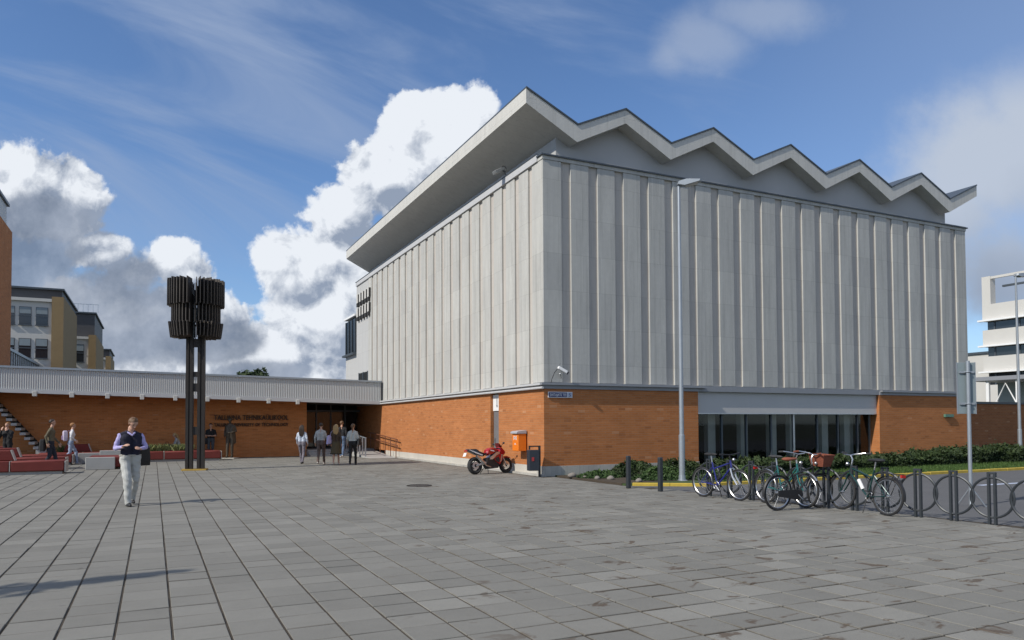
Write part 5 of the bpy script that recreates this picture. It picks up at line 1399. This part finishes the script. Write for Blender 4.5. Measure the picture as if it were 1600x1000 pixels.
HB = mat('brown_hair', (0.13, 0.068, 0.030), 0.6, 0, 0.4, 30)
HD = mat('dark_hair', (0.030, 0.017, 0.011), 0.6, 0, 0.4, 30)
HL = mat('blonde_hair', (0.40, 0.26, 0.11), 0.55, 0, 0.35, 30)
HG = mat('ginger_hair', (0.32, 0.15, 0.055), 0.55, 0, 0.35, 30)


def bag(name, label, cat, loc, rz, sz, mt, strap=None, tilt=0.0, smt=None):
    t = thing(name, label, cat, loc, rz); t.rotation_euler = (tilt, 0, rz)
    q = MB(); q.plate([(-sz[0] / 2, 0), (sz[0] / 2, 0), (sz[0] / 2 * 1.02, sz[2] * .4), (sz[0] * .42, sz[2] * .92), (sz[0] * .25, sz[2]), (-sz[0] * .25, sz[2]), (-sz[0] * .42, sz[2] * .92), (-sz[0] / 2 * 1.02, sz[2] * .4)], -sz[1] / 2, sz[1] / 2, 0.26)
    q.build('bag_body', mt, t, True)
    q = MB(); q.plate([(-sz[0] * .36, sz[2] * .1), (sz[0] * .36, sz[2] * .1), (sz[0] * .34, sz[2] * .5), (-sz[0] * .34, sz[2] * .5)], -sz[1] / 2 - 0.03, -sz[1] / 2 + 0.02, 0.15); q.build('pocket', smt or mt, t, True)
    if strap:
        q = MB(); q.tube(strap, 0.013, 6); q.build('strap', smt or mt, t, True)
    return t


def local(t, p):
    return Matrix.Translation(t.location) @ Matrix.Rotation(t.rotation_euler.z, 4, 'Z') @ Vector(p)


FACE_CAM = R(180)
# man in front: navy vest, lilac shirt, pale trousers, looking down at his hands
hm = 1.82
arms = [((-0.275, 0.02, 1.14), (-0.115, 0.25, 1.125), (0.55, 0.75, 0.15), (-0.5, 0.3, 0.8)), ((0.27, -0.03, 1.13), (0.20, 0.20, 1.16), (-0.35, 0.75, 0.35), (0.5, 0.2, 0.8))]
bones, T, k = figure(hm, ((-0.02, -0.20, 0.03), (0.17, 0.20, 0.0)), arms, head=(0.62, 0.28), top=1, bottom=2, sleeve=4, belly=0.03, bulk=1.08, baggy=1.22)
man = person('man in a navy vest and lilac shirt walking with head bent over his phone', (-0.42, 17.2, 0), R(196), hm, bones,
             [SKIN, cloth('navy_knit', (0.012, 0.012, 0.028)), cloth('stone_chinos', (0.46, 0.46, 0.43)), cloth('black_shoe', (0.015, 0.014, 0.014), 0.5), cloth('lilac_shirt', (0.40, 0.36, 0.62))], 0.0095)
hair(man, T, k, HB, seed=3); face(man, T, k)
q = MB(); q.tube([Vector((-0.085, -0.02, 1.455)) * k, Vector((-0.05, 0.07, 1.43)) * k, Vector((0, 0.105, 1.385)) * k, Vector((0.05, 0.07, 1.43)) * k, Vector((0.085, -0.02, 1.455)) * k], 0.020, 8); q.build('collar', MATS['lilac_shirt'], man, True)
q = MB(); q.tube([(0.16 * math.cos(a) * k * 1.20, (0.105 * math.sin(a) - .01) * k * 1.14, 0.99 * k) for a in [i * math.pi / 10 for i in range(20)]], 0.017, 6, True, True); q.build('belt', cloth('pale_belt', (0.38, 0.36, 0.31)), man, True)
pc = local(man, (0.215, 0.33, 1.22))
ph = thing('mobile_phone', 'small dark phone in the hand of the man in the navy vest', 'phone', pc, R(200))
q = MB(); q.cbox((0, 0, 0), (0.05, 0.105, 0.016)); q.build('phone_body', BLACK, ph, bevel=0.004)
pb = local(man, (-0.25, -0.16, 0.80))
bag('shoulder_bag', 'bulky black shoulder bag hanging at the back of the man in the navy vest', 'bag', pb, R(192) + R(35), (0.36, 0.22, 0.44), cloth('black_nylon', (0.012, 0.012, 0.013), 0.7), [(-0.06, 0.04, 0.40), (0.08, 0.10, 0.62), (0.22, 0.14, 0.64)])

SWING = lambda s_, f: ((s_ * 0.235, -0.05 + f * 0.5, 1.15), (s_ * 0.245, 0.05 + f, 0.93), (0, 0.25, -1), (s_ * 1.0, 0, 0.1))
AW = R(-24)                           # heading away from the camera, towards the doors
def walker(label, loc, heading, h, legs, mats, hairm, female=True, swing=(0.08, -0.08), voxel=0.014, **kw):
    hk = {a: kw.pop(a) for a in ('length', 'pony') if a in kw}
    hd = kw.pop('head', (0, 0)); ar = kw.pop('arms', None) or [SWING(-1, swing[0]), SWING(1, swing[1])]
    bones, T, k = figure(h, legs, ar, female=female, head=hd, **kw)
    t = person(label, loc, heading, h, bones, mats, voxel)
    hair(t, T, k, hairm, seed=int(loc[0] * 7) % 17, **hk); face(t, T, k)
    return t, T, k
L1 = ((0.16, 0.22, 0.0), (-0.02, -0.24, 0.05)); L2 = ((-0.02, -0.20, 0.05), (0.17, 0.24, 0.0)); LS = ((0.01, 0.0, 0), (0.02, 0.02, 0))
SH = cloth('black_shoe', (0.015, 0.014, 0.014), 0.5); SHW = cloth('pale_shoe', (0.45, 0.42, 0.38), 0.5)
a1, _, k1 = walker('woman with long brown hair in pale blue top and grey cropped trousers', (5.66, 32.1, 0), AW, 1.64, L1, [SKIN, cloth('pale_blue_top', (0.50, 0.55, 0.64)), cloth('mauve_grey_trousers', (0.17, 0.155, 0.18)), SH, cloth('grey_stocking', (0.17, 0.155, 0.18))], HD, length=0.26, swing=(0.10, -0.02), calf=4)
a2, _, k2 = walker('person in pale grey jacket and brown trousers walking to the doors', (6.27, 31.2, 0), AW, 1.72, L2, [SKIN, cloth('pale_grey_jacket', (0.44, 0.43, 0.40)), cloth('brown_trousers', (0.125, 0.085, 0.070)), SHW], HD, length=0.0, swing=(-0.03, 0.12))
a3, _, k3 = walker('blonde woman in brown top and olive skirt with a lilac bag', (6.74, 30.5, 0), AW, 1.66, ((-0.02, -0.14, 0.03), (0.12, 0.16, 0.0)), [SKIN, cloth('dark_brown_top', (0.060, 0.036, 0.020)), cloth('olive_skirt', (0.085, 0.062, 0.030)), SHW], HL, length=0.17, bare_calf=True)
q = MB(); prof = []
n = 24
for i, (z, r_) in enumerate(((0.98, 0.155), (0.90, 0.185), (0.75, 0.205), (0.60, 0.225), (0.50, 0.245))):
    for j in range(n):
        w = 2 * math.pi * j / n; rr = r_ * (1 + 0.05 * (i / 4) * math.sin(7 * w)); q.v.append((rr * math.cos(w) * 1.0 * k3, rr * 0.78 * math.sin(w) * k3, (z + 0.012 * math.sin(3 * w) * (i == 4)) * k3))
for i in range(4):
    for j in range(n): q.face([i * n + j, i * n + (j + 1) % n, (i + 1) * n + (j + 1) % n, (i + 1) * n + j])
q.build('skirt', MATS['olive_skirt'], a3, True)
q = MB(); q.tube([(0.245 * k3 * math.cos(i * .262), 0.192 * k3 * math.sin(i * .262), 0.495 * k3) for i in range(24)], 0.018, 5, True, True); q.build('skirt_hem', cloth('dark_hem', (0.025, 0.018, 0.012)), a3, True)
bag('handbag', 'pale lilac shoulder bag on the left arm of the blonde woman', 'bag', local(a3, (-0.27, -0.02, 0.86)), AW + R(70), (0.34, 0.13, 0.36), cloth('lilac_canvas', (0.46, 0.40, 0.62)), [(0.0, 0, 0.34), (0.02, -0.03, 0.5), (0.08, -0.08, 0.58)], 0.1)
a4, _, k4 = walker('woman with a ponytail in cream blouse and wide black trousers', (7.36, 30.2, 0), AW, 1.68, L2, [SKIN, cloth('cream_blouse', (0.50, 0.50, 0.46)), cloth('black_trousers', (0.012, 0.012, 0.013)), SH], HB, pony=True, bulk=1.0, swing=(0.10, 0.04))
bag('handbag', 'black handbag at the right side of the ponytailed woman', 'bag', local(a4, (0.27, -0.03, 0.82)), AW + R(80), (0.30, 0.12, 0.26), cloth('black_nylon', (0.012, 0.012, 0.013)), [(0, 0, .25), (0, 0, .5)])
a5, _, k5 = walker('man in a black jacket and blue jeans stepping up to the entrance', (8.55, 37.4, 0), AW, 1.84, L1, [SKIN, cloth('black_jacket', (0.014, 0.014, 0.016)), cloth('blue_jeans', (0.10, 0.15, 0.24)), SHW], HB, female=False, bulk=1.12)

# two people by the benches walking to the right
a6, T6, k6 = walker('tall man in an olive jacket with dark jeans walking between the red benches', (-3.50, 32.9, 0), R(-95), 1.90, ((0.12, 0.20, 0.0), (0.0, -0.2, 0.05)), [SKIN, cloth('olive_jacket', (0.125, 0.105, 0.065)), cloth('dark_jeans', (0.018, 0.022, 0.035)), SH], HD, female=False, swing=(0.16, -0.10), bulk=1.06, lean=0.05)
bag('backpack', 'black bag hanging behind the man in the olive jacket', 'bag', local(a6, (0.1, -0.24, 0.70)), R(-95), (0.30, 0.18, 0.46), cloth('black_nylon', (0.012, 0.012, 0.013)), [(0, 0.05, .44), (0.02, 0.15, .75)])
a7, T7, k7 = walker('young person in a white hooded top and light jeans by the grey bench end', (-3.18, 36.9, 0), R(-80), 1.78, ((0.2, 0.24, 0.0), (-0.04, -0.34, 0.06)), [SKIN, cloth('white_hoodie', (0.62, 0.61, 0.62)), cloth('light_jeans', (0.28, 0.34, 0.46)), SHW], HG, swing=(0.1, 0.05), lean=0.08, arms=[((-0.23, 0.0, 1.16), (-0.2, 0.16, 1.02), (0, .5, -.6), (-1, 0, .1)), ((0.23, -0.02, 1.16), (0.19, 0.14, 1.03), (0, .5, -.6), (1, 0, .1))])
bag('backpack', 'mauve and white backpack on the person in the white hooded top', 'backpack', local(a7, (0.0, -0.22, 1.02)), R(-80), (0.30, 0.18, 0.44), cloth('mauve_white', (0.48, 0.42, 0.52)), [(0.1, 0.08, .42), (0.12, 0.2, .44), (0.12, 0.28, .3)], 0, cloth('mauve_pocket', (0.30, 0.20, 0.36)))
# cut by the left edge: dark clothes, hands at the face
walker('person in black standing at the picture edge with hands raised to the face', (-5.35, 36.2, 0), R(150), 1.80, LS, [SKIN, cloth('black_coat', (0.012, 0.012, 0.013)), cloth('black_trousers', (0.012, 0.012, 0.013)), SH], HG, female=False,
       arms=[((-0.25, 0.12, 1.16), (-0.10, 0.20, 1.42), (0.2, -0.1, 1), (-.3, 1, 0)), ((0.25, 0.12, 1.16), (0.10, 0.20, 1.44), (-0.2, -0.1, 1), (.3, 1, 0))])
walker('person in a black shirt and grey jeans standing against the brick wall', (2.60, 40.1, 0), R(170), 1.76, LS, [SKIN, cloth('black_tshirt', (0.013, 0.013, 0.014)), cloth('grey_jeans', (0.07, 0.075, 0.085)), SH], HD, female=False, forearm=0,
       arms=[((-0.25, 0.05, 1.14), (-0.07, 0.22, 1.12), (0.8, 0.3, 0.1), (0, .3, .9)), ((0.25, 0.05, 1.14), (0.07, 0.22, 1.14), (-0.8, 0.3, 0.1), (0, .3, .9))], head=(0.3, 0))
bag('shoulder_bag', 'dark bag at the hip of the person in the black shirt', 'bag', (2.34, 40.1, 0.72), R(170), (0.26, 0.12, 0.30), cloth('black_nylon', (0.012, 0.012, 0.013)), [(0, 0, .3), (.05, 0, .6)])

# seated blonde woman on the bench behind the sculpture
hs = 1.68; ks = hs / 1.75
def seated(label, loc, heading, mats, hairm):
    B_ = []; V = lambda x, y, z: Vector((x, y, z)) * ks; sz0 = 0.46
    for s_ in (-1, 1):
        B_ += [(V(s_ * .08, 0, sz0 + .10), V(s_ * .075, .10, sz0 + .32), .10, .085, 1), (V(s_ * .075, .10, sz0 + .32), V(s_ * .085, .19, sz0 + .52), .085, .09, 1), (V(s_ * .05, .21, sz0 + .57), V(s_ * .16, .21, sz0 + .58), .068, .052, 1),
               (V(s_ * .09, 0, sz0 + .09), V(s_ * .10, .42, sz0 + .11), .085, .06, 2), (V(s_ * .10, .42, sz0 + .10), V(s_ * .10, .38, .09), .055, .045, 2), (V(s_ * .10, .34, .04), V(s_ * .10, .50, .035), .036, .03, 3)]
        el = V(s_ * .21, .30, sz0 + .33); wr = V(s_ * .08, .47, sz0 + .28)
        B_ += [(V(s_ * .16, .21, sz0 + .57), el, .048, .04, 1), (el, wr, .038, .028, 0)]
        hand(B_, wr, Vector((-s_ * .3, .8, -.3)), Vector((0, .3, .9)), -s_, 0, ks)
    nk = V(0, .24, sz0 + .66); Rm = Matrix.Rotation(0.35, 3, 'X').inverted() @ Matrix.Rotation(R(-20), 3, 'Z')
    T = lambda x, y, z: nk + Rm @ (Vector((x, y, z)) * ks)
    B_ += [(V(0, .21, sz0 + .56), nk, .055, .048, 0), (T(0, -.012, .145), T(0, .022, .14), .08, .076, 0), (T(0, .035, .075), T(0, .055, .03), .056, .034, 0), (T(0, .095, .115), T(0, .106, .085), .010, .014, 0)]
    for s_ in (-1, 1): B_.append((T(s_ * .078, .008, .125), T(s_ * .08, .004, .09), .014, .010, 0))
    t = person(label, loc, heading, hs, B_, mats); hair(t, T, ks, hairm, length=0.2, seed=5); face(t, T, ks)
    return t
seated('blonde woman seated on the red bench left of the fin sculpture', (1.22, 39.75, 0.0), R(95), [SKIN, cloth('grey_top', (0.35, 0.34, 0.33)), cloth('blue_jeans', (0.10, 0.15, 0.24)), SH], HL)
bag('handbag', 'black handbag standing on the bench before the seated blonde woman', 'bag', (0.60, 39.65, 0.465), R(20), (0.36, 0.16, 0.30), cloth('black_nylon', (0.012, 0.012, 0.013)), [(-.1, 0, .28), (-.04, 0, .4), (.04, 0, .4), (.1, 0, .28)])

# bronze statue of a stout man by the wall
bs_, T, k = figure(1.98, ((0.03, 0.0, 0.0), (0.06, 0.10, 0.0)), [((-0.25, -0.04, 1.16), (-0.16, 0.20, 1.10), (0.6, 0.5, 0.1), (0, .4, .9)), ((0.26, -0.06, 1.16), (0.22, 0.08, 0.98), (-.2, .4, -.7), (1, 0, 0))], head=(0.15, 0.2), top=0, bottom=0, shoe=0, sleeve=0, belly=0.08, bulk=1.12)
bs_.append((Vector((-0.10, -0.03, 1.25)), Vector((-0.16, -0.10, 0.78)), 0.15, 0.10, 0)); bs_.append((Vector((0.10, -0.03, 1.25)), Vector((0.15, -0.10, 0.78)), 0.15, 0.10, 0))
st_ = person('weathered bronze statue of a stout man standing by the wall lettering', (3.44, 39.3, 0.05), R(150), 1.98, bs_, [BRONZE], 0.018, 'statue', 'statue')
hair(st_, T, k, BRONZE, seed=9); q = MB(); q.box((-0.35, -0.25, -0.05), (0.35, 0.32, 0.0)); q.build('statue_base', PLINTH, st_, bevel=0.01)
